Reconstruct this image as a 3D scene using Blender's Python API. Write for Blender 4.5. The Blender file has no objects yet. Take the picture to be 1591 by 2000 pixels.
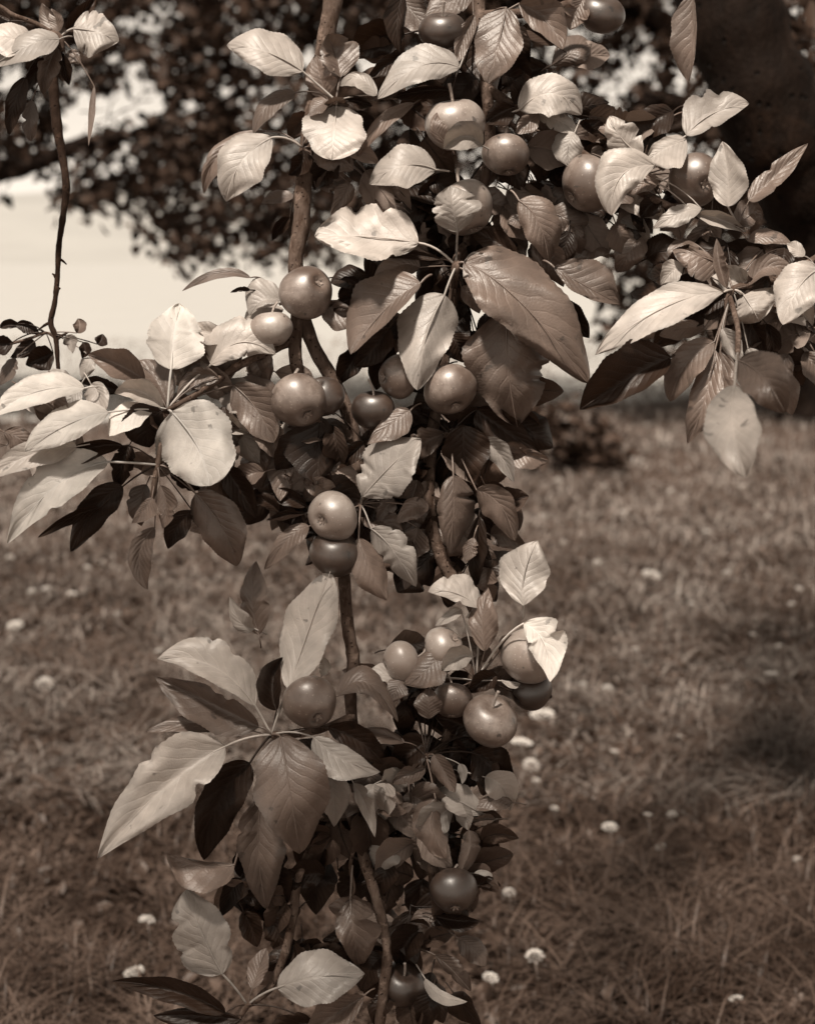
import bpy, bmesh, math, random
import numpy as np
from mathutils import Vector, Matrix

random.seed(7)
rng = np.random.default_rng(7)
S = bpy.context.scene
COL = S.collection

# ------------------------------------------------------------------ camera
F = 3200.0            # focal length in photo pixels (photo 1591 x 2000)
CX, CY = 795.5, 1000.0
HORIZON = 486.0
CAMZ = 1.30
D0 = 1.60             # distance of the fruiting branch
TH = math.atan((CY - HORIZON) / F)
cam_d = bpy.data.cameras.new("camera")
cam = bpy.data.objects.new("camera", cam_d)
COL.objects.link(cam)
cam.location = (0, 0, CAMZ)
cam.rotation_euler = (math.pi / 2 - TH, 0, 0)
cam_d.sensor_fit = 'HORIZONTAL'
cam_d.sensor_width = 36
cam_d.lens = 36 * F / 1591
cam_d.clip_start = 0.05
cam_d.clip_end = 3000
cam_d.dof.use_dof = True
cam_d.dof.focus_distance = D0 - 0.02
cam_d.dof.aperture_fstop = 7.6
S.camera = cam

# ------------------------------------------------------------------ light
SUN_EL, SUN_AZ = 62, -22          # degrees; azimuth: 0 = straight behind the camera, + = from the right
SEPIA_LIGHT = (1.0, 0.89, 0.765)
world = bpy.data.worlds.new("World")
S.world = world
world.use_nodes = True
wn, wl = world.node_tree.nodes, world.node_tree.links
bg = wn['Background']
sky = wn.new('ShaderNodeTexSky')
sky.sky_type = 'NISHITA'
sky.sun_disc = False
sky.sun_elevation = math.radians(SUN_EL)
sky.sun_rotation = math.radians(180 - SUN_AZ)
sky.air_density = 1.0
sky.dust_density = 0.3
bw = wn.new('ShaderNodeRGBToBW')
tint = wn.new('ShaderNodeMix'); tint.data_type = 'RGBA'; tint.blend_type = 'MULTIPLY'
tint.inputs[0].default_value = 1.0
tint.inputs[7].default_value = (*SEPIA_LIGHT, 1)
wl.new(sky.outputs[0], bw.inputs[0])
wl.new(bw.outputs[0], tint.inputs[6])
wl.new(tint.outputs[2], bg.inputs[0])
bg.inputs[1].default_value = 0.076

sun_d = bpy.data.lights.new("sun", 'SUN')
sun_d.energy = 3.1
sun_d.angle = math.radians(6)
sun_d.color = (1.0, 0.895, 0.775)
sun = bpy.data.objects.new("sun", sun_d)
COL.objects.link(sun)
sd = Vector((math.sin(math.radians(SUN_AZ)) * math.cos(math.radians(SUN_EL)),
             -math.cos(math.radians(SUN_AZ)) * math.cos(math.radians(SUN_EL)),
             math.sin(math.radians(SUN_EL))))
sun.location = sd * 20
sun.rotation_euler = sd.to_track_quat('Z', 'Y').to_euler()

vs = S.view_settings
vs.view_transform = 'Standard'
vs.look = 'None'
vs.gamma = 1.0
vs.use_curve_mapping = False
vs.exposure = 1.04
S.cycles.use_denoising = True
S.cycles.max_bounces = 8
S.cycles.transparent_max_bounces = 4

# ------------------------------------------------------------------ helpers
CT, ST = math.cos(TH), math.sin(TH)


def W(x, y, z=0.0):
    """photo pixel + offset towards the camera (in pixels at the branch's distance) -> world (numpy)"""
    x = np.asarray(x, float); y = np.asarray(y, float); z = np.asarray(z, float)
    d = D0 * (1 - z / F)
    return WD(x, y, d)


def WD(x, y, d):
    x = np.asarray(x, float); y = np.asarray(y, float); d = np.asarray(d, float)
    u = (x - CX) / F * d
    v = -(y - CY) / F * d
    return np.stack([u + 0 * d, d * CT + v * ST, CAMZ - d * ST + v * CT], axis=-1)


def ground_at(x, y, h=0.0):
    """where the ray of a photo pixel meets the height h"""
    r = WD(x, y, 1.0) - np.array([0, 0, CAMZ])
    k = (h - CAMZ) / r[2]
    return np.array([0, 0, CAMZ]) + r * k


def mesh_obj(name, verts, faces, mat, parent=None, smooth=True, uv=None, loc=None):
    me = bpy.data.meshes.new(name)
    verts = np.asarray(verts, float)
    if loc is not None:
        verts = verts - np.asarray(loc)
    me.from_pydata(verts.tolist(), [], faces)
    if uv is not None:
        lay = me.uv_layers.new(name="UVMap")
        vi = np.zeros(len(me.loops), dtype=np.int32)
        me.loops.foreach_get('vertex_index', vi)
        lay.data.foreach_set('uv', np.asarray(uv, float)[vi].ravel())
    if smooth:
        me.polygons.foreach_set('use_smooth', [True] * len(me.polygons))
    me.materials.append(mat)
    me.update()
    return link(name, me, parent, loc)


def link(name, me, parent=None, loc=None):
    o = bpy.data.objects.new(name, me)
    COL.objects.link(o)
    if parent is not None:
        o.parent = parent
        base = np.array(parent.get('_w', (0, 0, 0)))
    else:
        base = np.zeros(3)
    if loc is not None:
        o.location = Vector((np.asarray(loc) - base).tolist())
        o['_w'] = [float(v) for v in np.asarray(loc)]
    else:
        o.location = Vector((-base).tolist())
        o['_w'] = [0.0, 0.0, 0.0]
    return o


def empty(name, loc, label, cat, group=None):
    o = link(name, None, None, loc)
    o.empty_display_size = 0.05
    return tag(o, label, cat, group)


def tag(o, label, cat, group=None, kind=None):
    if label: o['label'] = label
    if cat: o['category'] = cat
    if group: o['group'] = group
    if kind: o['kind'] = kind
    return o


def catmull(P, n=6):
    P = np.asarray(P, float)
    P = np.vstack([2 * P[0] - P[1], P, 2 * P[-1] - P[-2]])
    out = []
    for i in range(1, len(P) - 2):
        for k in range(n):
            t = k / n
            a, b, c, d = P[i - 1], P[i], P[i + 1], P[i + 2]
            out.append(0.5 * ((2 * b) + (-a + c) * t + (2 * a - 5 * b + 4 * c - d) * t * t + (-a + 3 * b - 3 * c + d) * t ** 3))
    out.append(P[-2])
    return np.array(out)


def tube(P, R, sides=8, cap=True):
    """world points P, radii R -> verts, faces"""
    P = np.asarray(P, float); R = np.asarray(R, float)
    T = np.gradient(P, axis=0)
    T /= np.linalg.norm(T, axis=1)[:, None] + 1e-12
    ref = np.array([0.31, 0.9, 0.12]); ref /= np.linalg.norm(ref)
    V, Fc = [], []
    n = len(P)
    for i in range(n):
        a = np.cross(T[i], ref); a /= np.linalg.norm(a) + 1e-12
        b = np.cross(T[i], a)
        for k in range(sides):
            an = 2 * math.pi * k / sides
            V.append(P[i] + R[i] * (math.cos(an) * a + math.sin(an) * b))
    for i in range(n - 1):
        for k in range(sides):
            k2 = (k + 1) % sides
            Fc.append((i * sides + k, i * sides + k2, (i + 1) * sides + k2, (i + 1) * sides + k))
    if cap:
        Fc.append(tuple(range(sides))[::-1])
        Fc.append(tuple((n - 1) * sides + k for k in range(sides)))
    return V, Fc


def join(parts):
    V, Fc = [], []
    for v, f in parts:
        o = len(V)
        V.extend([tuple(p) for p in v])
        Fc.extend([tuple(i + o for i in q) for q in f])
    return V, Fc


# ------------------------------------------------------------------ materials
def new_mat(name):
    m = bpy.data.materials.new(name)
    m.use_nodes = True
    nt = m.node_tree
    return m, nt, nt.nodes, nt.links, nt.nodes['Principled BSDF']


def math_node(N, L, op, a, b=None, c=None):
    n = N.new('ShaderNodeMath'); n.operation = op
    for i, v in enumerate((a, b, c)):
        if v is None: continue
        if isinstance(v, (int, float)): n.inputs[i].default_value = v
        else: L.new(v, n.inputs[i])
    return n.outputs[0]


def mixc(N, L, f, a, b, mode='MIX'):
    n = N.new('ShaderNodeMix'); n.data_type = 'RGBA'; n.blend_type = mode
    for i, v in ((0, f), (6, a), (7, b)):
        if isinstance(v, (int, float)): n.inputs[i].default_value = v
        elif isinstance(v, tuple): n.inputs[i].default_value = (*v, 1) if len(v) == 3 else v
        else: L.new(v, n.inputs[i])
    return n.outputs[2]


def sep(l):
    """a warm brown of luminance l, browner when darker (the print's toning)"""
    k = min(1.0, max(0.0, l / 0.4)) ** 0.5
    g = 0.43 + 0.51 * k
    b = 0.19 + 0.69 * k
    return (l * 1.16, l * 1.16 * g, l * 1.16 * b)


def noise(N, L, scale, detail=3, coord=None, rough=0.5, dist=0.0):
    n = N.new('ShaderNodeTexNoise')
    n.inputs['Scale'].default_value = scale
    n.inputs['Detail'].default_value = detail
    n.inputs['Roughness'].default_value = rough
    n.inputs['Distortion'].default_value = dist
    if coord is not None: L.new(coord, n.inputs['Vector'])
    return n.outputs[0]


def ramp(N, L, fac, stops):
    n = N.new('ShaderNodeValToRGB')
    e = n.color_ramp.elements
    while len(e) < len(stops): e.new(0.5)
    for el, (p, c) in zip(e, stops):
        el.position = p
        el.color = (*c, 1) if len(c) == 3 else c
    L.new(fac, n.inputs[0])
    return n.outputs[0]


def leaf_material(name, top, under, rough=0.42, bump=1.0, spec=0.6):
    m, nt, N, L, P = new_mat(name)
    uvn = N.new('ShaderNodeUVMap')
    sp = N.new('ShaderNodeSeparateXYZ'); L.new(uvn.outputs[0], sp.inputs[0])
    tc = N.new('ShaderNodeTexCoord')
    oi = N.new('ShaderNodeObjectInfo')
    # s = -1..1 across, v along
    s = math_node(N, L, 'MULTIPLY_ADD', sp.outputs[0], 2.0, -1.0)
    sa = math_node(N, L, 'ABSOLUTE', s)
    side = math_node(N, L, 'GREATER_THAN', s, 0.0)
    wob = noise(N, L, 30, 2, tc.outputs['Object'])
    wob = math_node(N, L, 'MULTIPLY_ADD', wob, 1.3, -0.65)
    ph = math_node(N, L, 'MULTIPLY_ADD', sp.outputs[1], 8.5, wob)
    sp2 = math_node(N, L, 'POWER', sa, 0.85)
    ph = math_node(N, L, 'MULTIPLY_ADD', sp2, -2.6, ph)
    ph = math_node(N, L, 'MULTIPLY_ADD', side, 0.45, ph)
    fr = math_node(N, L, 'FRACT', ph)
    d = math_node(N, L, 'ABSOLUTE', math_node(N, L, 'SUBTRACT', fr, 0.5))     # 0 at a lateral vein
    mrw = N.new('ShaderNodeMapRange'); mrw.interpolation_type = 'SMOOTHSTEP'
    mrw.inputs[1].default_value = 0.0; mrw.inputs[2].default_value = 0.13
    mrw.inputs[3].default_value = 1.0; mrw.inputs[4].default_value = 0.0
    L.new(d, mrw.inputs[0])   # 1 on a lateral vein
    fade = math_node(N, L, 'MULTIPLY_ADD', sa, -0.75, 0.95)
    lat = math_node(N, L, 'MULTIPLY', mrw.outputs[0], fade)
    mrm = N.new('ShaderNodeMapRange'); mrm.interpolation_type = 'SMOOTHSTEP'
    mrm.inputs[1].default_value = 0.015; mrm.inputs[2].default_value = 0.075
    mrm.inputs[3].default_value = 1.0; mrm.inputs[4].default_value = 0.0
    L.new(sa, mrm.inputs[0])
    mid = mrm.outputs[0]
    vein = math_node(N, L, 'MAXIMUM', lat, mid)
    # net of small veins
    vo = N.new('ShaderNodeTexVoronoi'); vo.feature = 'DISTANCE_TO_EDGE'
    vo.inputs['Scale'].default_value = 330
    L.new(tc.outputs['Object'], vo.inputs['Vector'])
    n1 = noise(N, L, 60, 4, tc.outputs['Object'])
    n2 = noise(N, L, 22, 3, tc.outputs['Object'], 0.6)
    n3 = noise(N, L, 420, 2, tc.outputs['Object'])
    dome = math_node(N, L, 'MULTIPLY', d, 1.5)                              # quilted between the veins
    h = math_node(N, L, 'MULTIPLY_ADD', vein, -0.26, math_node(N, L, 'MULTIPLY', dome, 0.30))
    h = math_node(N, L, 'MULTIPLY_ADD', n1, 0.30, h)
    h = math_node(N, L, 'MULTIPLY_ADD', vo.outputs[0], 0.28, h)
    h = math_node(N, L, 'MULTIPLY_ADD', n3, 0.10, h)
    bp = N.new('ShaderNodeBump')
    bp.inputs['Strength'].default_value = 0.5 * bump
    bp.inputs['Distance'].default_value = 0.0022
    L.new(h, bp.inputs['Height'])
    # colour
    blot = ramp(N, L, n2, [(0.34, (0, 0, 0)), (0.66, (1, 1, 1))])
    c = mixc(N, L, blot, tuple(v * 1.22 for v in top), tuple(v * 0.70 for v in top))
    fine = noise(N, L, 190, 3, tc.outputs['Object'], 0.65)
    c = mixc(N, L, math_node(N, L, 'MULTIPLY', fine, 0.35), c, tuple(v * 0.45 for v in top))
    # browned margin on some leaves
    em = math_node(N, L, 'MULTIPLY', math_node(N, L, 'POWER', sa, 9.0), math_node(N, L, 'GREATER_THAN', n1, 0.5))
    c = mixc(N, L, math_node(N, L, 'MULTIPLY', em, 0.6), c, tuple(v * 0.35 for v in top))
    vc = tuple(min(0.75, v * 1.5 + 0.03) for v in top)
    c = mixc(N, L, math_node(N, L, 'MULTIPLY', math_node(N, L, 'MULTIPLY', vein, n1), 0.36), c, vc)
    # a few dark scab spots and dry patches
    sn = noise(N, L, 62, 3, tc.outputs['Object'])
    spot = ramp(N, L, sn, [(0.66, (0, 0, 0)), (0.70, (1, 1, 1))])
    c = mixc(N, L, math_node(N, L, 'MULTIPLY', spot, 0.7), c, tuple(v * 0.25 for v in top))
    u = mixc(N, L, math_node(N, L, 'MULTIPLY', n2, 0.7), tuple(v * 1.12 for v in under), tuple(v * 0.8 for v in under))
    u = mixc(N, L, math_node(N, L, 'MULTIPLY', vein, 0.30), u, tuple(min(0.8, v * 1.35) for v in under))
    geo = N.new('ShaderNodeNewGeometry')
    col = mixc(N, L, geo.outputs['Backfacing'], c, u)
    rnd = math_node(N, L, 'MULTIPLY_ADD', oi.outputs['Random'], 0.50, 0.76)
    cv = N.new('ShaderNodeCombineXYZ')
    for i in range(3): L.new(rnd, cv.inputs[i])
    col = mixc(N, L, 1.0, col, cv.outputs[0], 'MULTIPLY')
    L.new(col, P.inputs['Base Color'])
    r = math_node(N, L, 'MULTIPLY_ADD', geo.outputs['Backfacing'], 0.28, rough)
    r = math_node(N, L, 'MULTIPLY_ADD', n1, 0.16, r)
    L.new(r, P.inputs['Roughness'])
    P.inputs['Specular IOR Level'].default_value = spec
    L.new(bp.outputs[0], P.inputs['Normal'])
    tr = N.new('ShaderNodeBsdfTranslucent')
    L.new(mixc(N, L, 1.0, col, (1.0, 0.86, 0.72), 'MULTIPLY'), tr.inputs[0])
    L.new(bp.outputs[0], tr.inputs['Normal'])
    mx = N.new('ShaderNodeMixShader'); mx.inputs[0].default_value = 0.17
    L.new(P.outputs[0], mx.inputs[1]); L.new(tr.outputs[0], mx.inputs[2])
    L.new(mx.outputs[0], N['Material Output'].inputs[0])
    return m


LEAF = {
    'd': leaf_material("leaf_shaded", sep(0.026), sep(0.06), 0.38, 0.8, 0.36),
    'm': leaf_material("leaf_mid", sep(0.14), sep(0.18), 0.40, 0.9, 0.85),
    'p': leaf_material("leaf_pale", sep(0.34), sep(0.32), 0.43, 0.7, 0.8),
    'w': leaf_material("leaf_sunlit", sep(0.60), sep(0.60), 0.5, 0.7),  # leaves facing the light, their brightness put into the colour
}


def bark_material(name, a, b, scale=90):
    m, nt, N, L, P = new_mat(name)
    tc = N.new('ShaderNodeTexCoord')
    mp = N.new('ShaderNodeMapping'); mp.inputs['Scale'].default_value = (1, 1, 0.45)
    L.new(tc.outputs['Object'], mp.inputs[0])
    n1 = noise(N, L, scale, 5, mp.outputs[0], 0.65)
    n2 = noise(N, L, scale * 0.2, 3, tc.outputs['Object'])
    vo = N.new('ShaderNodeTexVoronoi'); vo.inputs['Scale'].default_value = scale * 1.6
    L.new(tc.outputs['Object'], vo.inputs['Vector'])
    c = mixc(N, L, ramp(N, L, n1, [(0.35, (0, 0, 0)), (0.68, (1, 1, 1))]), a, b)
    c = mixc(N, L, math_node(N, L, 'MULTIPLY', n2, 0.6), c, tuple(v * 0.5 for v in a))
    lent = ramp(N, L, vo.outputs[0], [(0.10, (1, 1, 1)), (0.2, (0, 0, 0))])
    lich = ramp(N, L, noise(N, L, scale * 0.55, 5, tc.outputs['Object'], 0.7, 0.4), [(0.54, (0, 0, 0)), (0.64, (1, 1, 1))])
    c = mixc(N, L, math_node(N, L, 'MULTIPLY', lich, 0.55), c, tuple(min(.6, v * 1.7) for v in b))
    c = mixc(N, L, math_node(N, L, 'MULTIPLY', lent, 0.6), c, tuple(v * 0.35 for v in a))
    L.new(c, P.inputs['Base Color'])
    P.inputs['Roughness'].default_value = 0.8
    P.inputs['Specular IOR Level'].default_value = 0.12
    bp = N.new('ShaderNodeBump'); bp.inputs['Strength'].default_value = 0.8; bp.inputs['Distance'].default_value = 0.004 if scale > 50 else 0.02
    L.new(math_node(N, L, 'SUBTRACT', n1, lent), bp.inputs['Height'])
    L.new(bp.outputs[0], P.inputs['Normal'])
    return m


BARK_TWIG = bark_material("twig_bark", sep(0.06), sep(0.15), 110)
BARK_DARK = bark_material("dark_bark", sep(0.005), sep(0.014), 22)
BARK_BACK = bark_material("hanging_twig_bark", sep(0.018), sep(0.045), 90)


def apple_material(name, pale, dark):
    m, nt, N, L, P = new_mat(name)
    tc = N.new('ShaderNodeTexCoord')
    oi = N.new('ShaderNodeObjectInfo')
    mp = N.new('ShaderNodeMapping'); mp.inputs['Scale'].default_value = (1, 1, 0.12)
    L.new(tc.outputs['Object'], mp.inputs[0])
    st = noise(N, L, 170, 4, mp.outputs[0], 0.6)
    bl = noise(N, L, 22, 2, tc.outputs['Object'])
    c = mixc(N, L, ramp(N, L, bl, [(0.38, (0, 0, 0)), (0.64, (1, 1, 1))]), pale, dark)
    mot = noise(N, L, 120, 5, tc.outputs['Object'], 0.75, 0.6)
    c = mixc(N, L, math_node(N, L, 'MULTIPLY', ramp(N, L, mot, [(0.42, (0, 0, 0)), (0.62, (1, 1, 1))]), 0.5), c, dark)
    c = mixc(N, L, math_node(N, L, 'MULTIPLY', ramp(N, L, st, [(0.42, (0, 0, 0)), (0.68, (1, 1, 1))]), 0.45), c, dark)
    vo = N.new('ShaderNodeTexVoronoi'); vo.inputs['Scale'].default_value = 240
    L.new(tc.outputs['Object'], vo.inputs['Vector'])
    dots = ramp(N, L, vo.outputs[0], [(0.10, (1, 1, 1)), (0.2, (0, 0, 0))])
    c = mixc(N, L, math_node(N, L, 'MULTIPLY', dots, 0.30), c, tuple(min(0.8, v * 1.9) for v in pale))
    rus = noise(N, L, 60, 5, tc.outputs['Object'], 0.7)
    c = mixc(N, L, math_node(N, L, 'MULTIPLY', ramp(N, L, rus, [(0.58, (0, 0, 0)), (0.70, (1, 1, 1))]), 0.55), c, tuple(v * 0.5 for v in dark))
    sc = noise(N, L, 95, 2, tc.outputs['Object'])
    c = mixc(N, L, math_node(N, L, 'MULTIPLY', ramp(N, L, sc, [(0.68, (0, 0, 0)), (0.715, (1, 1, 1))]), 0.8), c, tuple(v * 0.22 for v in dark))
    L.new(c, P.inputs['Base Color'])
    L.new(math_node(N, L, 'MULTIPLY_ADD', rus, 0.16, 0.42), P.inputs['Roughness'])
    P.inputs['Coat Weight'].default_value = 1.0; P.inputs['Coat Roughness'].default_value = 0.39; P.inputs['Coat IOR'].default_value = 1.65
    P.inputs['Specular IOR Level'].default_value = 0.55
    bp = N.new('ShaderNodeBump'); bp.inputs['Strength'].default_value = 0.25; bp.inputs['Distance'].default_value = 0.001
    L.new(math_node(N, L, 'ADD', rus, dots), bp.inputs['Height'])
    L.new(bp.outputs[0], P.inputs['Normal'])
    return m


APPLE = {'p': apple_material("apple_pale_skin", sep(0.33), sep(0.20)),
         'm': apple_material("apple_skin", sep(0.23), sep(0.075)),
         'd': apple_material("apple_shaded_skin", sep(0.06), sep(0.022))}  # shade on the dark apples put into the skin colour


def plain(name, c, rough=0.7, var=0.4, scale=60, bump=0.3):
    m, nt, N, L, P = new_mat(name)
    tc = N.new('ShaderNodeTexCoord')
    n1 = noise(N, L, scale, 4, tc.outputs['Object'], 0.6)
    L.new(mixc(N, L, n1, tuple(v * (1 - var) for v in c), tuple(v * (1 + var) for v in c)), P.inputs['Base Color'])
    P.inputs['Roughness'].default_value = rough
    bp = N.new('ShaderNodeBump'); bp.inputs['Strength'].default_value = bump; bp.inputs['Distance'].default_value = 0.01
    L.new(n1, bp.inputs['Height']); L.new(bp.outputs[0], P.inputs['Normal'])
    return m


CALYX = plain("dry_calyx", sep(0.22), 0.8, 0.5, 300)
STALK = plain("green_stalk", sep(0.28), 0.6, 0.3, 200)


def blade_material(name, lo, hi, trans=0.25, scale=3.0, spec=0.3):
    m, nt, N, L, P = new_mat(name)
    tc = N.new('ShaderNodeTexCoord')
    geo = N.new('ShaderNodeNewGeometry')
    n1 = noise(N, L, scale, 3, tc.outputs['Object'])
    f = math_node(N, L, 'MULTIPLY_ADD', geo.outputs['Random Per Island'], 0.55, math_node(N, L, 'MULTIPLY_ADD', n1, 1.5, -0.55))
    c = ramp(N, L, f, [(0.15, lo), (0.85, hi)])
    L.new(c, P.inputs['Base Color'])
    P.inputs['Roughness'].default_value = 0.5
    P.inputs['Specular IOR Level'].default_value = spec
    tr = N.new('ShaderNodeBsdfTranslucent'); L.new(c, tr.inputs[0])
    mx = N.new('ShaderNodeMixShader'); mx.inputs[0].default_value = trans
    L.new(P.outputs[0], mx.inputs[1]); L.new(tr.outputs[0], mx.inputs[2])
    L.new(mx.outputs[0], N['Material Output'].inputs[0])
    return m


GRASS = blade_material("grass_blades", sep(0.032), sep(0.125), 0.25, 4.0)
GRASS_FAR = blade_material("sunlit_grass_blades", sep(0.09), sep(0.32), 0.3, 2.5)  # stronger light on the far grass put into its colour
CROWN = blade_material("background_foliage", sep(0.010), sep(0.065), 0.10, 2.0, 0.12)  # shade from the higher canopy put into the dark colour
CROWN_LEAF = blade_material("background_leaf", sep(0.012), sep(0.095), 0.10, 2.0, 0.15)  # canopy shade put into the single leaves' colour too
PETAL = plain("white_petals", sep(0.50), 0.7, 0.15, 400)
SOIL = plain("orchard_turf", sep(0.06), 0.95, 0.5, 6, 0.6)
FIELD = plain("sunlit_meadow", (0.40, 0.392, 0.375), 0.95, 0.08, 0.6, 0.2)  # full sun and overexposure put into the pale colour
HILLM = plain("hazy_hillside", (0.35, 0.342, 0.325), 0.95, 0.30, 0.035, 0.1)  # haze and overexposure of the slope put into the pale colour

# ------------------------------------------------------------------ the setting
gy = np.array([-6, -2, 0, 2, 4, 7, 10, 14, 20, 40, 100, 300, 1500.0])
gx = np.array([-1500, -300, -60, -20, -8, -4, -2, 0, 2, 4, 8, 20, 60, 300, 1500.0])
V = [(x, y, 0.0) for y in gy for x in gx]
nx = len(gx)
Fc = [(j * nx + i, j * nx + i + 1, (j + 1) * nx + i + 1, (j + 1) * nx + i) for j in range(len(gy) - 1) for i in range(nx - 1)]
tag(mesh_obj("ground", V, Fc, SOIL), "dark turf ground under the orchard grass", None, None, 'structure')

edge = [(x, 13.2 + 1.2 * math.sin(x * 0.7) + 0.8 * math.sin(x * 2.3 + 1)) for x in np.linspace(-40, 40, 81)]
V = [(-700, 13.0, 0.004)] + [(x, y, 0.004) for x, y in edge] + [(700, 13.0, 0.004), (700, 900, 0.004), (-700, 900, 0.004)]
tag(mesh_obj("field", V, [tuple(range(len(V)))], FIELD, smooth=False), "sunlit bright meadow beyond the orchard grass", None, None, 'structure')

hx = np.linspace(-420, 420, 60)
V, Fc = [], []
for j, (yy, hh) in enumerate([(150, 0.0), (165, 2.0), (190, 5.5), (230, 8.5), (290, 10.0), (400, 11.0)]):
    for x in hx:
        V.append((x, yy + 6 * math.sin(x * 0.03), hh * (1 + 0.13 * math.sin(x * 0.021 + 1) + 0.06 * math.sin(x * 0.11)) - 0.02))
for j in range(5):
    for i in range(59):
        Fc.append((j * 60 + i, j * 60 + i + 1, (j + 1) * 60 + i + 1, (j + 1) * 60 + i))
tag(mesh_obj("hill", V, Fc, HILLM), "low pale hillside beyond the meadow", None, None, 'structure')


# grass: one sheet of bent blades
def grass(n, dmin, dmax, hmin, hmax, wid, name, label, mat, seed, side=1.75):
    r = np.random.default_rng(seed)
    u = r.random(n)
    d = 1.0 / (1 / dmin + u * (1 / dmax - 1 / dmin))           # density falls with distance
    x = (r.random(n) - 0.5) * 2 * (0.30 * d * side + 0.35)
    y = d
    # clumps
    cl = np.sin(x * 9 + 3 * np.sin(y * 4)) * np.sin(y * 7 + 2 * np.sin(x * 5)) + 0.7 * np.sin(x * 23 + y * 17)
    h = (hmin + (hmax - hmin) * r.random(n) ** 1.6) * (1 + 0.33 * cl)
    big = 0.5 + 0.5 * np.sin(x * 2.7 + 1.3 * np.sin(y * 2.1)) * np.sin(y * 2.3 + 1.7 * np.sin(x * 1.9 + 1))
    h = h * (0.65 + 0.75 * big)
    h = np.clip(h, 0.012, 0.3)
    az = r.random(n) * 2 * np.pi + 0.8 * cl
    lean = h * (0.7 + 2.0 * r.random(n) ** 1.3)
    droop = 1.1 + 0.85 * r.random(n)
    w = wid * (0.6 + 0.8 * r.random(n)) * np.clip(d / 3.2, 1, 3.5)
    dx, dy = np.cos(az), np.sin(az)
    px, py = -dy, dx
    rows = []
    for t, wk in ((0, 1.0), (0.36, 0.9), (0.70, 0.62), (1.0, 0.0)):
        cxp = x + dx * lean * t * t
        cyp = y + dy * lean * t * t
        cz = h * (t * (2.0 - droop * t))
        if wk > 0:
            rows.append(np.stack([cxp - px * w * wk, cyp - py * w * wk, cz], -1))
            rows.append(np.stack([cxp + px * w * wk, cyp + py * w * wk, cz], -1))
        else:
            rows.append(np.stack([cxp, cyp, cz], -1))
    V = np.stack(rows, 1).reshape(-1, 3)
    b = (np.arange(n) * 7)[:, None]
    tri = np.array([[0, 1, 3], [0, 3, 2], [2, 3, 5], [2, 5, 4], [4, 5, 6]])
    T = (b[:, :, None] + tri[None]).reshape(-1)
    me = bpy.data.meshes.new(name)
    nt = n * 5
    me.vertices.add(len(V)); me.vertices.foreach_set('co', V.ravel())
    me.loops.add(nt * 3); me.loops.foreach_set('vertex_index', T.astype(np.int32))
    me.polygons.add(nt)
    me.polygons.foreach_set('loop_start', np.arange(0, nt * 3, 3, dtype=np.int32))
    me.polygons.foreach_set('loop_total', np.full(nt, 3, dtype=np.int32))
    me.update(calc_edges=True)
    me.materials.append(mat)
    o = link(name, me)
    tag(o, label, None, None, 'stuff')
    return o


grass(150000, 2.1, 7.0, 0.022, 0.10, 0.0017, "grass", "uncut orchard grass of bent tangled blades", GRASS, 3)
grass(115000, 3.6, 24, 0.025, 0.10, 0.0021, "grass", "paler sunlit grass further back under the trees", GRASS_FAR, 4)


# ------------------------------------------------------------------ background trees
def leaf_batch(P, size, r, droop=0.5):
    """many small folded leaves at the points P -> verts (n,6,3)"""
    n = len(P)
    az = r.random(n) * 2 * np.pi
    el = -droop + (r.random(n) - 0.5) * 1.8
    a = np.stack([np.cos(az) * np.cos(el), np.sin(az) * np.cos(el), np.sin(el)], -1)
    q = r.normal(size=(n, 3))
    b = np.cross(a, q); b /= np.linalg.norm(b, axis=1)[:, None] + 1e-9
    c = np.cross(a, b)
    L = (size * (0.7 + 0.6 * r.random(n)))[:, None]
    w = L * (0.26 + 0.10 * r.random(n))[:, None]
    fold = (0.15 + 0.35 * r.random(n))[:, None]
    p0 = P
    pts = [p0, P + a * L * 0.33 + b * w * 0.85 + c * w * fold, P + a * L * 0.68 + b * w * 0.8 + c * w * fold, P + a * L - c * L * 0.1,
           P + a * L * 0.68 - b * w * 0.8 + c * w * fold, P + a * L * 0.33 - b * w * 0.85 + c * w * fold]
    mid = P + a * L * 0.5
    return np.stack(pts + [mid], 1)


LEAF_TRI = np.array([[0, 1, 6], [1, 2, 6], [2, 3, 6], [3, 4, 6], [4, 5, 6], [5, 0, 6]])


def tri_mesh(name, V, nper, tri, mat, parent, kind=None):
    n = len(V)
    me = bpy.data.meshes.new(name)
    T = ((np.arange(n) * nper)[:, None, None] + tri[None]).reshape(-1)
    nt = n * len(tri)
    VV = V.reshape(-1, 3)
    me.vertices.add(len(VV)); me.vertices.foreach_set('co', VV.ravel())
    me.loops.add(nt * 3); me.loops.foreach_set('vertex_index', T.astype(np.int32))
    me.polygons.add(nt)
    me.polygons.foreach_set('loop_start', np.arange(0, nt * 3, 3, dtype=np.int32))
    me.polygons.foreach_set('loop_total', np.full(nt, 3, dtype=np.int32))
    me.update(calc_edges=True)
    me.materials.append(mat)
    o = link(name, me, parent)
    if kind: o['kind'] = kind
    return o


def in_poly(x, y, poly):
    ins = np.zeros(len(x), bool)
    j = len(poly) - 1
    for i in range(len(poly)):
        xi, yi = poly[i]; xj, yj = poly[j]
        c = ((yi > y) != (yj > y)) & (x < (xj - xi) * (y - yi) / (yj - yi + 1e-9) + xi)
        ins ^= c
        j = i
    return ins


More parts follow.
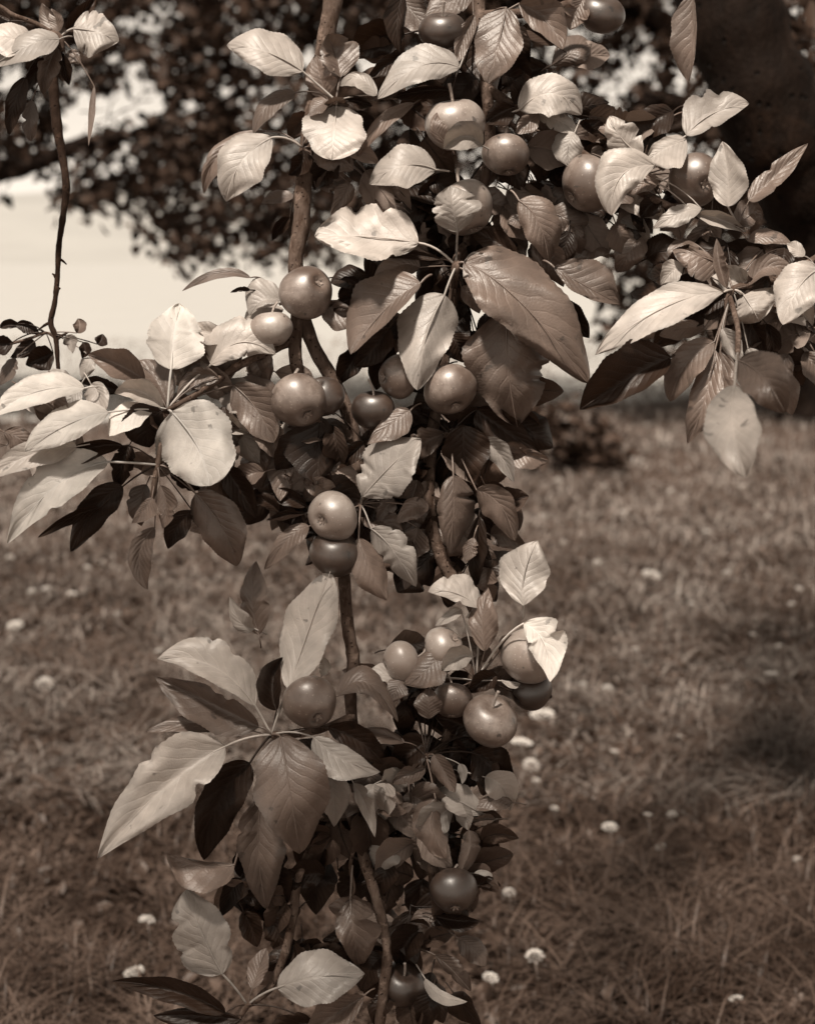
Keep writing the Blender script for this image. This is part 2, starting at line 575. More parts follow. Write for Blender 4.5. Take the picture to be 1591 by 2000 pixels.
rw = np.random.default_rng(61)
cw = []
while len(cw) < 950:
    d_ = 1 / (1 / 2.2 + rw.random() * (1 / 14 - 1 / 2.2))
    cw.append(((rw.random() - 0.5) * 2 * (0.42 * d_ + 0.35), d_, 0.03))
PW = np.repeat(np.array(cw), 18, 0)
PW = PW + rw.normal(size=PW.shape) * np.array([0.07, 0.07, 0.012])
PW[:, 2] = np.clip(PW[:, 2], 0.008, 0.07)
VW = leaf_batch(PW, 0.034, rw, 0.0)
me_w = tri_mesh("weeds", VW, 7, LEAF_TRI, GRASS, None, 'stuff')
me_w['label'] = "low broad leaved weeds growing among the grass blades"

PROTO_LEAF = []
for k in range(5):
    v = leaf_batch(np.zeros((1, 3)), 0.07, np.random.default_rng(40 + k), 0.0)[0]
    me = bpy.data.meshes.new("leaf")
    me.from_pydata(v.tolist(), [], LEAF_TRI.tolist())
    me.materials.append(CROWN_LEAF)
    PROTO_LEAF.append(me)


def crown_clusters(n, poly, d0, d1, holes, r, step=0.12):
    """twig centres inside an outline seen from the branch, spread over the real depth d0..d1"""
    poly = np.array(poly, float)
    lo, hi = poly.min(0), poly.max(0)
    x = lo[0] + r.random(n * 4) * (hi[0] - lo[0]); y = lo[1] + r.random(n * 4) * (hi[1] - lo[1])
    ok = in_poly(x, y, poly)
    for (hx_, hy_, rx, ry) in holes:
        ok &= ((x - hx_) / (rx + 15)) ** 2 + ((y - hy_) / (ry + 13)) ** 2 > 1
    x, y = x[ok][:n], y[ok][:n]
    d = d0 + (d1 - d0) * r.random(len(x))
    return WD(x, y, d)


def crown(tree, centres, per, spread, size, r, singles, twigs=True, holes=()):
    P = np.repeat(centres, per, 0) + r.normal(size=(len(centres) * per, 3)) * spread
    if len(holes):          # gaps in the crown
        q = P - np.array([0, 0, CAMZ])
        dep = q[:, 1] * CT - q[:, 2] * ST
        ax = q[:, 0] / dep * F + CX
        ay = CY - (q[:, 1] * ST + q[:, 2] * CT) / dep * F
        ok = np.ones(len(P), bool)
        for (hx_, hy_, rx, ry) in holes:
            ok &= ((ax - hx_) / (rx + 7)) ** 2 + ((ay - hy_) / (ry + 6)) ** 2 > 1
        P = P[ok]
    V = leaf_batch(P, size, r)
    # the leaves that show largest stand as leaves of their own
    d = P[:, 1]
    sx = P[:, 0] / np.maximum(d, 0.1) * F + CX
    sy = CY - ((P[:, 2] - CAMZ) / np.maximum(d, 0.1) + math.tan(TH)) * F
    vis = (sx > -20) & (sx < 1610) & (sy > -20) & (sy < 1000)
    order = np.argsort(np.where(vis, d, 1e9))
    pick = order[:singles][vis[order[:singles]]]
    keep = np.ones(len(P), bool); keep[pick] = False
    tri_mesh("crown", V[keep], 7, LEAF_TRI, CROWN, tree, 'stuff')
    base = np.array(tree['_w'])
    for i in pick:
        o = bpy.data.objects.new("leaf", PROTO_LEAF[int(i) % 5])
        COL.objects.link(o)
        o.parent = tree
        o.location = Vector((P[i] - base).tolist())
        o.rotation_euler = (r.random() * 1.2 - 0.6, 0.6 + r.random() * 1.0, r.random() * 6.28)
        s = 0.8 + 0.5 * r.random()
        o.scale = (s, s, s)
    if twigs:
        parts = []
        for c in centres[::3]:
            e = c + r.normal(size=3) * 0.18
            m_ = (c + e) / 2 + r.normal(size=3) * 0.03
            parts.append(tube([c, m_, e], [0.006, 0.005, 0.003], 4, False))
        v, f = join(parts)
        o = mesh_obj("twigs", v, f, BARK_DARK, tree)
        o['kind'] = 'stuff'


def limb(tree, name, pts, radii, mat=BARK_DARK, sides=12):
    P = catmull(pts, 6)
    R = np.interp(np.linspace(0, 1, len(P)), np.linspace(0, 1, len(radii)), radii)
    R = R * (1 + 0.07 * np.sin(np.arange(len(P)) * 1.9) + 0.05 * np.sin(np.arange(len(P)) * 0.7 + 1))
    v, f = tube(P, R, sides)
    return mesh_obj(name, v, f, mat, tree)


# left tree, its crown hangs into the upper left
r1 = np.random.default_rng(21)
tA = empty("apple_tree", (-7.2, 13.6, 0), "dark apple tree whose drooping crown fills the upper left behind the branch", "tree")
limb(tA, "trunk", [(-7.2, 13.6, -0.05), (-7.1, 13.6, 0.6), (-6.8, 13.5, 1.4), (-6.2, 13.4, 2.2)], [0.19, 0.15, 0.13, 0.10])
q = [(-6.8, 13.5, 1.4), WD(-420, 420, 12.8), WD(-150, 350, 12.3), WD(0, 335, 12.0), WD(80, 315, 12.0), WD(160, 280, 12.0), WD(260, 262, 12.2), WD(420, 205, 12.6), WD(560, 120, 13)]
limb(tA, "limb", q, [0.16, 0.12, 0.09, 0.075, 0.066, 0.055, 0.04, 0.028, 0.015])
limb(tA, "limb", [(-6.2, 13.4, 2.2), (-5.4, 13.3, 3.0), (-3.7, 13.3, 3.6), (-1.6, 13.3, 3.9)], [0.10, 0.07, 0.05, 0.02])
polyA = [(-1000, -300), (760, -260), (760, 300), (700, 430), (620, 505), (560, 500), (480, 478), (400, 485), (340, 478), (285, 452), (250, 415), (215, 425), (185, 370), (140, 385), (120, 345), (60, 330), (-40, 345), (-500, 420), (-1000, 440)]
holesA = [(215, 205, 75, 26), (165, 225, 50, 20), (285, 195, 45, 18), (375, 205, 26, 14), (268, 155, 14, 10), (545, 95, 26, 30), (610, 120, 18, 22),
          (720, 110, 32, 50), (20, 150, 20, 22), (295, 50, 16, 14), (250, 35, 14, 10), (330, 12, 18, 10), (440, 172, 16, 14), (130, 262, 26, 14), (225, 105, 14, 12), (255, 120, 12, 9), (40, 355, 60, 16)]
ra = random.Random(8)
holesA += [(ra.uniform(0, 640), ra.uniform(0, 330), ra.uniform(1, 8), ra.uniform(1, 7)) for _ in range(60)]
cA = crown_clusters(1900, polyA, 11.6, 14.2, [], r1)
crown(tA, cA, 17, 0.095, 0.105, r1, 280, True, holesA)

# right tree, dark leaning trunk at the right edge; unseen foliage is added overhead
r2 = np.random.default_rng(22)
tB = empty("apple_tree", (1.30, 3.35, 0), "dark thick leaning trunk of the nearest apple tree at the upper right", "tree")
tp = [np.array([1.34, 3.35, -0.05]), np.array([1.27, 3.3, 0.45]), WD(1850, 860, 3.15), WD(1690, 560, 3.05), WD(1585, 370, 3.0), WD(1490, 190, 2.95), WD(1425, 0, 2.95), WD(1400, -220, 3.0)]
limb(tB, "trunk", tp, [0.17, 0.13, 0.115, 0.105, 0.10, 0.095, 0.09, 0.085], sides=18)
limb(tB, "limb", [WD(1400, -200, 3.0), WD(1200, -420, 2.7), WD(950, -380, 2.1), WD(800, -300, 1.75), WD(668, -140, D0 + 0.02)], [0.08, 0.06, 0.045, 0.025, 0.012])
limb(tB, "limb", [WD(1400, -200, 3.0), WD(1380, -600, 3.2), WD(1300, -1000, 3.6), WD(1100, -1400, 4.0)], [0.08, 0.06, 0.04, 0.02])
polyB = [(700, -300), (2100, -300), (2100, 640), (1600, 600), (1440, 600), (1340, 690), (1200, 690), (1165, 610), (1190, 540), (1215, 470), (1260, 430), (1330, 400), (1300, 330), (1180, 330), (1050, 330), (900, 360), (760, 340), (690, 200)]
rh = random.Random(5)
holesB = [(rh.gauss(1225, 75), rh.gauss(165, 65), rh.uniform(2, 16), rh.uniform(2, 14)) for _ in range(46)]
holesB += [(rh.uniform(900, 1340), rh.uniform(0, 260), rh.uniform(1, 8), rh.uniform(1, 7)) for _ in range(34)]
holesB += [(930, 150, 22, 32), (960, 90, 10, 10), (720, 110, 24, 48), (1240, 15, 16, 10), (1275, 25, 16, 8), (1120, 60, 6, 6), (1210, 94, 8, 8), (1540, 215, 22, 14), (1560, 160, 16, 16), (1530, 110, 10, 8), (1560, 15, 20, 10),
           (1240, 500, 8, 10), (1290, 455, 8, 8), (1210, 610, 8, 8), (1160, 460, 42, 36), (1090, 580, 42, 50), (1480, 60, 8, 8)]
cB = crown_clusters(1500, polyB, 11.6, 13.8, [], r2)
tC = empty("apple_tree", WD(1580, 819, 12.5) * np.array([1, 1, 0]), "dark apple tree further back on the right with bright sky gaps in its crown", "tree")
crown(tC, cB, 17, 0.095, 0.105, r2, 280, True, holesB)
limb(tC, "trunk", [WD(1580, 826, 12.5), WD(1574, 740, 12.5), WD(1560, 600, 12.5), WD(1530, 400, 12.4), WD(1470, 150, 12.5), WD(1440, -100, 12.5)], [0.26, 0.21, 0.19, 0.16, 0.12, 0.07], sides=14)
limb(tC, "limb", [WD(1520, 360, 12.4), WD(1400, 240, 12.1), WD(1260, 200, 12.0), WD(1200, 330, 11.9), WD(1230, 460, 11.9), WD(1250, 540, 11.9)], [0.13, 0.09, 0.075, 0.05, 0.035, 0.018])
limb(tC, "limb", [WD(1480, 180, 12.5), WD(1200, 0, 12.6), WD(950, 10, 12.8), WD(760, 60, 13.0)], [0.13, 0.09, 0.06, 0.02])

# unseen foliage added overhead to shade the lower branch and near grass
cO = np.array([[r2.uniform(-0.9, 0.35), r2.uniform(-0.6, 0.74), r2.uniform(2.4, 2.75)] for _ in range(95)]
              + [[r2.uniform(0.8, 2.4), r2.uniform(1.7, 3.4), r2.uniform(2.2, 2.8)] for _ in range(120)])
PO = np.repeat(cO, 8, 0) + r2.normal(size=(len(cO) * 8, 3)) * 0.06
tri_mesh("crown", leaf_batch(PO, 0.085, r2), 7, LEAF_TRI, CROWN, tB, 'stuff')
limb(tB, "limb", [WD(1400, -200, 3.0), (1.5, 2.2, 2.4), (1.4, 1.2, 2.6), (0.9, 0.3, 2.6), (0.2, -0.3, 2.55)], [0.08, 0.06, 0.045, 0.03, 0.012])

cF = np.array([WD(r2.uniform(1360, 1750), r2.uniform(-150, 420), r2.uniform(3.3, 4.6)) for _ in range(110)])
PF = np.repeat(cF, 7, 0) + r2.normal(size=(len(cF) * 7, 3)) * 0.06
tri_mesh("crown", leaf_batch(PF, 0.055, r2), 7, LEAF_TRI, CROWN, tB, 'stuff')

# low shrub on the grass to the right of the branch
r3 = np.random.default_rng(23)
g = ground_at(1115, 925)
sh = empty("shrub", g, "low dark shrub on the grass just right of the branch", "shrub")
cS = np.array([g + np.array([(r3.random() - 0.5) * 0.50, (r3.random() - 0.5) * 0.5, 0.06 + 0.34 * r3.random()]) for _ in range(75)])
cS[:, 2] *= 1 - 0.5 * np.clip((cS[:, 0] - g[0]) / 0.28, 0, 1)
crown(sh, cS, 7, 0.035, 0.075, r3, 90, False)
st = []
for k in range(7):
    e = cS[k * 9]
    st.append(tube(catmull([g + np.array([0.02 * k - 0.06, 0, -0.02]), (g + e) / 2 + np.array([0, 0, 0.06]), e], 4), np.linspace(0.010, 0.004, 9), 6))
for v, f in st:
    mesh_obj("stem", v, f, BARK_DARK, sh)


# ------------------------------------------------------------------ leaves
def leaf_mesh(x0, y0, x1, y1, x2, y2, wA, wB, zb, zm, zt, zA, zB, flags, seed, pet=None):
    r = np.random.default_rng(seed)
    N_, M_ = 44, 12
    B = np.array([x0, y0, zb], float); Mm = np.array([x1, y1, zm], float); T = np.array([x2, y2, zt], float)
    C = 2 * Mm - 0.5 * (B + T)
    t = np.linspace(0, 1, N_ + 1)
    mid = ((1 - t) ** 2)[:, None] * B + (2 * t * (1 - t))[:, None] * C + (t ** 2)[:, None] * T
    tan = (2 * (1 - t))[:, None] * (C - B) + (2 * t)[:, None] * (T - C)
    ch = (T - B)[:2]; chl = np.hypot(*ch) + 1e-6
    tg = tan[:, :2] * 0.75 + ch * 0.25
    tg /= np.hypot(tg[:, 0], tg[:, 1])[:, None] + 1e-9
    # side A: the upper one for a lying leaf, the left one for a hanging or upright leaf
    n = np.stack([tg[:, 1], -tg[:, 0]], -1)
    cn = np.array([ch[1], -ch[0]]) / chl
    if abs(ch[0]) > abs(ch[1]):
        flip = cn[1] > 0
    else:
        flip = cn[0] > 0
    nA = -n if flip else n
    L = np.linalg.norm(Mm - B) + np.linalg.norm(T - Mm)
    # ovate outline drawn out to a point
    pw = 0.76 + 0.30 * r.random()
    f = np.sin(np.pi * t ** pw) ** (0.50 if 'b' in flags else 0.58 + 0.20 * r.random())
    f = f * (1 - (0.05 if 'b' in flags else 0.10 + 0.22 * r.random()) * t ** 4)
    wA *= 1.17; wB *= 1.17
    f[-1] = 0.012; f[0] = 0.02
    teeth = 1.0 + 0.013 * (np.arange(N_ + 1) % 2 * 2 - 1) * np.clip(np.sin(np.pi * t) * 2, 0, 1)
    s = np.linspace(-1, 1, M_ + 1)
    X = np.zeros((N_ + 1, M_ + 1, 3))
    p1, p2 = r.random(2) * 6.28
    wmax0 = max(wA, wB)
    edge = 1 + 0.06 * np.sin(t * 9 + p1) + 0.04 * np.sin(t * 21 + p2)
    edgeB = 1 + 0.06 * np.sin(t * 8 + p2) + 0.04 * np.sin(t * 19 + p1)
    if 'n' not in flags and 'k' not in flags and r.random() < 0.24: flags += 'x'
    if wmax0 > 22 and r.random() < 0.0: flags += 'h'
    if 'x' in flags:      # chewed edge
        for k in range(2 + int(r.random() * 3)):
            c0 = 0.22 + 0.48 * r.random(); wd = 0.015 + 0.035 * r.random(); dp = 0.10 + 0.22 * r.random()
            bite = 1 - dp * np.exp(-((t - c0) / wd) ** 2)
            if r.random() < 0.5: edge = edge * bite
            else: edgeB = edgeB * bite
    wmax = max(wA, wB)
    q = (0.001 + 0.004 * r.random() ** 2) * (wA + wB) * (2.2 if 'c' in flags else 1.0)
    nv = r.uniform(6.5, 9.5)
    bendx = r.uniform(-1, 1) * 0.05 * (wA + wB)
    wav = 0.10 * (wA + wB) * (1.8 if 'c' in flags else 1.0)
    ph = r.random(6) * 6.28
    curl = (r.random(2) - 0.30) * 1.05
    tipc = r.uniform(-0.12, 0.34) * L
    tws = r.uniform(-0.75, 0.75)
    foldk = r.choice([r.uniform(0.25, 0.80), r.uniform(0.15, 0.50), r.uniform(-0.30, 0.15)])
    if 'b' in flags: foldk, tws, tipc = 0.06, 0.1, 0.03 * L
    for j, sj in enumerate(s):
        a = abs(sj)
        A = sj < 0
        w = (wA * edge if A else wB * edgeB) * f
        if a > 0.99: w = w * teeth
        zz = ((zA if A else zB) * 1.15 + foldk * (wA if A else wB)) * f * (0.75 * a + 0.25 * a * a)
        k = 1 if A else -1
        X[:, j, :2] = mid[:, :2] + k * nA * (w * a)[:, None]
        X[:, j, 2] = mid[:, 2] + zz
        # waves of the margin, quilting between the lateral veins, general unevenness
        X[:, j, 2] += wav * a * a * np.sin(t * 7.5 + ph[0 if A else 1]) * np.sin(np.pi * t)
        X[:, j, 2] += q * np.cos(2 * np.pi * (t * nv - 2.6 * a ** 0.85 + (0.0 if A else 0.45))) * min(1, a * 3) * (1 - 0.4 * a) * np.sin(np.pi * t) * -1
        X[:, j, 2] += wav * 0.5 * np.sin(t * 11 + sj * 3 + ph[2]) * np.sin(sj * 4 + t * 4 + ph[3]) * a
        X[:, j, 2] += tws * sj * wmax * f * (t - 0.35)
        X[:, j, 2] -= curl[0 if A else 1] * wmax * max(0, a - 0.62) ** 1.3 * 2.0 * np.sin(np.pi * t)
        if 'c' in flags:
            X[:, j, 2] += 0.10 * wmax * np.sin(t * 23 + sj * 5 + ph[4]) * np.sin(sj * 9 + t * 13 + ph[5]) * a
    # the midrib is sunk a little
    X[..., 2] -= (tipc * np.clip(t - 0.55, 0, 1) ** 2 * 3)[:, None]
    X[..., 2] += (bendx * np.sin(t * 6.3 + ph[5]))[:, None]
    X[:, M_ // 2, 2] -= 0.012 * (wA + wB)
    Wd = W(X[..., 0].ravel(), X[..., 1].ravel(), X[..., 2].ravel())
    uv = np.stack([np.tile((s + 1) / 2, N_ + 1), np.repeat(t, M_ + 1)], -1)
    faces = []
    # which way round so that the upper face looks at the camera (or away from it for 'u')
    G = Wd.reshape(N_ + 1, M_ + 1, 3)
    nm = np.cross(G[1:, :-1] - G[:-1, :-1], G[:-1, 1:] - G[:-1, :-1]).reshape(-1, 3).mean(0)   # face order a, d, b
    rev = float(np.dot(nm, np.array([0, 0, CAMZ]) - G.mean((0, 1)))) > 0
    if 'u' in flags: rev = not rev
    hole = None
    if 'h' in flags:
        hole = [(r.random() * 0.5 + 0.2, r.random() * 1.2 - 0.6) for _ in range(1)]
    for i in range(N_):
        for j in range(M_):
            if hole and any(abs(t[i] - a) < 0.016 and abs(s[j] - b) < 0.09 for a, b in hole): continue
            a, b, c, d = i * (M_ + 1) + j, i * (M_ + 1) + j + 1, (i + 1) * (M_ + 1) + j + 1, (i + 1) * (M_ + 1) + j
            faces.append((a, b, c, d) if not rev else (a, d, c, b))
    V = Wd.tolist()
    # midrib thread + petiole
    sc = D0 / F
    back = 1.0 if 'u' in flags else -1.0
    tt = np.linspace(0, 1, 12)
    mr = ((1 - tt) ** 2)[:, None] * B + (2 * tt * (1 - tt))[:, None] * C + (tt ** 2)[:, None] * T
    mr[:, 2] += back * 1.2
    rad = np.interp(tt, [0, 1], [max(1.2, min(2.1, wmax * 0.042)), 0.5])
    if pet is not None:
        pe = np.array(pet, float)
        md = (B + pe) / 2 - 0.12 * np.array([(C - B)[0], (C - B)[1], 0]) * 0.3 + np.array([0, r.uniform(-0.30, 0.02) * np.hypot(*(pe - B)[:2]), r.uniform(-10, 14)])
        k = np.linspace(0, 1, 8)[:-1]
        pp = ((1 - k) ** 2)[:, None] * pe + (2 * k * (1 - k))[:, None] * md + (k ** 2)[:, None] * B
        mr = np.vstack([pp, mr]); rad = np.concatenate([np.full(len(pp), rad[0] * 1.15), rad])
    wp = W(mr[:, 0], mr[:, 1], mr[:, 2])
    tv, tf = tube(wp, rad * sc, 6)
    o = len(V)
    V += [tuple(p) for p in tv]
    faces += [tuple(i + o for i in q_) for q_ in tf]
    uv = np.vstack([uv, np.tile([[0.5, 0.3]], (len(tv), 1))])
    return V, faces, uv, Wd[M_ // 2]


leaf_count = [0]


def add_leaf(shoot, centre, spec, zoff=0.0):
    p = spec.split()
    flags = p[13] if len(p) > 13 else 'm'
    v = [float(a) for a in p[:13]]
    v[8] += zoff; v[9] += zoff; v[10] += zoff
    leaf_count[0] += 1
    pet = None
    b = np.array([v[0], v[1], v[8]])
    if 'n' not in flags:
        c = np.array(centre, float)
        dist = np.hypot(*(c - b)[:2])
        if 6 < dist < 150: pet = c
        else:
            dr = b[:2] - np.array([v[2], v[3]])
            dr = dr / (np.hypot(*dr) + 1e-6)
            pet = (b[0] + dr[0] * 26, b[1] + dr[1] * 26, b[2] - 14)
    V, f, uv, base = leaf_mesh(*v, flags, leaf_count[0] * 13 + 5, pet)
    mesh_obj("leaf", V, f, LEAF[flags[0]], shoot, True, uv, base)


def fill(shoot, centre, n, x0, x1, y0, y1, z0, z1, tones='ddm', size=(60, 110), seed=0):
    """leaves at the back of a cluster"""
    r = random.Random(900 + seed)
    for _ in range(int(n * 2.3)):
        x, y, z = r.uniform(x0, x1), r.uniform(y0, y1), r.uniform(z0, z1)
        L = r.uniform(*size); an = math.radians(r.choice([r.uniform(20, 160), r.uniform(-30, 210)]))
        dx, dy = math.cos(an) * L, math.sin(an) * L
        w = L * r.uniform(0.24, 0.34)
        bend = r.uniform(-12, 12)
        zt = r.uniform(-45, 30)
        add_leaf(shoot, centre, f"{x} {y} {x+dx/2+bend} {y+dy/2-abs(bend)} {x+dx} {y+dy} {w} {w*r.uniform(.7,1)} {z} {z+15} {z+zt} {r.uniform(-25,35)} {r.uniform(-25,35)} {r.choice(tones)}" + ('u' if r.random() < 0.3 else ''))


def stem(parent, name, pts, mat=BARK_TWIG, loc=True, sides=12, bumps=0.06):
    a = np.array(pts, float)
    P = catmull(a, 7)
    Wp = W(P[:, 0], P[:, 1], P[:, 2])
    R = P[:, 3] * (D0 / F)
    i = np.arange(len(R))
    R = R * (1 + bumps * np.sin(i * 1.3 + a[0, 0]) * np.sin(i * 0.47 + 1) + bumps * 0.8 * (i % 9 == 4))
    v, f = tube(Wp, R, sides)
    return mesh_obj(name, v, f, mat, parent, True, None, Wp[0] if loc else None)


def shoot(branch, centre, path, leaves, zoff=0.0, mat=BARK_TWIG):
    """a twig (part of the branch) that carries its leaves (sub-parts)"""
    t = stem(branch, "twig", path, mat, True, 8, 0.12)
    for sp_ in leaves.strip().split('\n'):
        if sp_.strip():
            add_leaf(t, centre, sp_, zoff)
    return t
# ------------------------------------------------------------------ the fruiting branches
# ---- central branch
B1 = empty("apple_branch", W(668, -140, -40), "long central apple branch hanging down the middle with leaf rosettes at its lower left", "branch", "apple branches hanging into view")
stem(B1, "stem", [(668, -140, -40, 20), (650, 0, -30, 19), (637, 70, -25, 17), (614, 200, -25, 17), (595, 330, -20, 16.5), (588, 440, -20, 17), (577, 510, -20, 15),
                  (587, 600, -40, 15), (614, 680, -50, 14), (655, 752, -55, 14), (692, 850, -60, 13), (694, 960, -60, 13), (672, 1080, -60, 13), (674, 1160, -40, 12),
                  (680, 1230, -35, 12.5), (690, 1290, -30, 13), (684, 1345, -40, 12), (690, 1450, -90, 12), (698, 1580, -90, 11.5), (708, 1665, -50, 11.5), (733, 1750, -35, 10.5),
                  (756, 1850, -30, 10), (748, 1940, -25, 11), (735, 2060, -20, 9)])
stem(B1, "side_stem", [(585, 560, -30, 12), (578, 640, -30, 13), (577, 700, -25, 13), (592, 770, -60, 9), (600, 850, -90, 5)])
stem(B1, "side_stem", [(694, 1540, -90, 8), (640, 1620, -80, 9), (588, 1695, -60, 9), (572, 1790, -55, 9), (557, 1860, -50, 9), (527, 1930, -40, 8), (488, 1962, -30, 6)])
stem(B1, "side_stem", [(700, 1000, -50, 7), (712, 972, -30, 10), (722, 948, -20, 9), (735, 930, -20, 3)])

# upper left rosette
c = (656, 196, 20)
t = shoot(B1, c, [(614, 215, -20, 8), (635, 208, 0, 6), c + (5,)], """
591 139 520 101 443 88 40 34 20 35 20 -30 14 p
665 150 655 105 640 66 26 40 10 5 25 25 -25 mx
735 186 700 152 662 168 12 17 40 35 25 -10 22 p
672 192 700 198 727 206 10 12 10 15 5 20 20 d
657 205 652 258 647 312 53 54 10 48 72 -14 6 pbk
577 181 524 204 494 260 14 19 -10 5 10 -15 18 m
644 201 622 206 605 227 14 13 15 25 30 -18 12 m
640 196 626 150 616 106 28 26 -5 5 0 -10 12 m
604 225 586 240 564 272 20 22 -20 -25 -35 15 10 du
605 268 650 300 690 332 26 32 -10 -5 0 20 25 mc
""")
c = (590, 288, 0)
shoot(B1, c, [(597, 310, -10, 8), c + (5,)], """
531 268 470 318 442 393 40 44 20 50 55 -16 14 p
516 256 430 300 398 378 16 22 -20 -15 -20 -10 12 m
591 292 588 318 563 342 18 19 5 0 -10 15 10 d
574 384 540 388 511 396 15 8 -25 -20 -20 -12 10 m
566 425 548 440 531 470 10 12 -30 -35 -45 15 15 d
""")
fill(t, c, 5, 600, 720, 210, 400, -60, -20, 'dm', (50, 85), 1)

# left shoot with the big pale leaf
c = (327, 800, 60)
t = shoot(B1, c, [(585, 660, -30, 9), (540, 680, -20, 8), (470, 712, 0, 8), (430, 738, 20, 7), (375, 775, 40, 6), c + (5,)], """
412 712 470 668 538 692 44 26 20 40 35 -30 16 px
408 712 385 690 354 730 10 14 10 5 0 22 15 m
428 739 380 738 346 777 16 20 30 25 30 14 22 m
548 586 512 588 488 616 38 12 -10 0 0 -20 15 p
489 542 428 533 356 568 8 9 -10 -10 -5 -6 6 m
488 566 470 564 450 571 4 5 -5 -5 -5 8 4 d
334 722 340 655 350 592 45 54 40 10 -10 -5 10 wx
283 742 230 712 172 692 28 22 40 50 60 20 26 m
326 788 300 735 262 708 26 32 30 15 5 15 -20 m
236 766 195 752 152 746 14 14 20 10 0 22 10 d
320 798 272 764 224 768 22 17 60 70 70 18 20 p
316 802 290 830 292 874 46 34 70 55 20 14 -25 d
335 804 386 872 410 949 66 68 70 108 150 -20 10 wbk
455 752 500 798 535 864 36 36 10 25 15 -10 20 m
458 812 475 860 508 905 24 28 -20 -10 -15 -10 10 p
300 800 250 812 214 852 24 24 60 90 100 -20 18 w
253 868 240 905 228 955 20 20 10 10 0 15 10 d
165 758 70 765 -10 812 30 22 90 130 140 -22 14 w
211 805 130 830 48 882 34 28 100 150 160 -24 18 w
150 872 60 888 -30 935 24 24 100 130 140 -14 15 p
""")
c = (308, 908, 50)
shoot(B1, c, [(325, 815, 50, 5), (316, 860, 50, 5), c + (6,), (301, 950, 50, 6), (296, 985, 45, 4)], """
211 902 110 948 14 1062 46 32 80 130 140 -30 18 wx
240 870 160 880 62 932 12 20 60 70 70 15 16 d
240 950 188 990 138 1078 26 30 40 20 -10 14 14 dc
196 992 140 1010 74 1050 8 12 30 25 10 12 12 d
297 972 282 995 257 1022 10 20 60 55 40 -10 15 m
313 948 325 990 318 1032 16 18 55 60 50 -15 12 m
376 998 345 1030 328 1072 20 20 30 20 0 15 15 d
302 1030 272 1085 288 1152 20 22 35 25 10 -6 22 m
382 964 432 1028 463 1106 38 40 50 55 40 -14 24 m
436 912 470 958 500 1012 22 22 30 15 0 14 18 d
545 1000 520 980 488 975 14 10 -10 0 0 16 12 d
390 955 350 930 330 900 14 14 10 0 -10 10 10 d
""")
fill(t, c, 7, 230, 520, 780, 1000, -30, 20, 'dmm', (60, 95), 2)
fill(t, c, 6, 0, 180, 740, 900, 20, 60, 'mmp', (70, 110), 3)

# middle of the central branch
c = (640, 800, -20)
t = shoot(B1, c, [(668, 790, -50, 8), c + (5,)], """
628 814 622 882 620 946 62 34 20 10 22 18 -20 d
710 866 685 885 650 916 14 18 -20 -20 -25 15 15 d
690 580 668 590 640 604 8 14 -10 -5 -10 14 10 d
632 588 668 610 702 612 16 32 -10 -5 0 24 12 m
822 552 752 604 685 692 60 18 60 70 55 -22 30 m
665 546 690 548 712 575 7 9 -20 -20 -30 12 8 d
760 640 730 680 694 716 26 26 30 10 -10 20 20 d
""")
c = (705, 985, -10)
t = shoot(B1, c, [(694, 1020, -50, 8), c + (6,)], """
801 802 765 825 716 868 16 30 20 30 30 -8 20 m
708 970 758 915 822 857 52 46 20 45 50 -24 18 p
725 1033 768 1075 812 1146 26 32 20 40 30 -16 20 p
700 1050 722 1110 755 1173 32 28 30 45 35 -22 -48 m
603 1028 565 1050 516 1112 15 20 0 10 0 -12 20 m
597 1003 560 1003 520 1016 5 10 0 0 0 12 14 d
600 990 560 970 512 962 14 16 -30 -30 -40 20 20 d
770 975 755 990 735 1018 14 15 -10 -5 -5 15 12 m
835 998 808 990 774 1022 16 22 0 10 10 -6 18 m
815 938 808 962 800 988 15 15 -15 -10 -15 10 12 m
720 985 715 1010 710 1034 14 15 -25 -25 -30 14 12 d
815 1030 808 1062 798 1095 26 26 -30 -30 -35 -8 14 m
505 1240 492 1170 500 1096 22 30 -20 -20 -30 -20 16 m
497 1228 470 1215 448 1166 14 18 -20 -10 -10 -10 14 p
""")
fill(t, c, 9, 510, 720, 900, 1080, -110, -60, 'ddm', (60, 100), 4)

# lower left rosette
c = (530, 1436, 60)
t = shoot(B1, c, [(690, 1400, -60, 9), (640, 1420, -20, 8), (580, 1435, 30, 7), c + (8,)], """
563 1347 604 1226 645 1116 44 42 60 40 60 -34 20 pk
540 1388 532 1332 552 1284 28 14 60 40 30 25 16 d
498 1378 412 1300 307 1287 46 24 60 75 80 -30 18 px
505 1420 412 1374 302 1322 26 46 60 45 40 55 40 m
480 1425 385 1412 285 1430 16 16 40 40 40 -12 14 m
440 1458 322 1538 191 1677 62 46 70 95 110 -22 24 px
488 1490 426 1568 398 1680 36 40 60 20 -20 12 16 dc
546 1437 566 1545 585 1668 60 66 90 145 110 -26 -22 m
612 1440 668 1482 742 1508 22 38 70 85 80 -14 16 p
636 1500 650 1550 652 1615 20 28 30 40 25 -12 18 p
640 1420 702 1448 748 1492 26 26 40 30 10 25 22 d
660 1360 716 1334 777 1411 26 20 40 50 45 -28 34 m
790 1450 740 1432 690 1430 10 14 0 0 0 -8 14 m
628 1320 634 1300 626 1282 10 10 20 20 20 -6 5 p
690 1530 712 1570 732 1636 12 16 30 40 40 -10 20 p
""")
c = (500, 1560, 20)
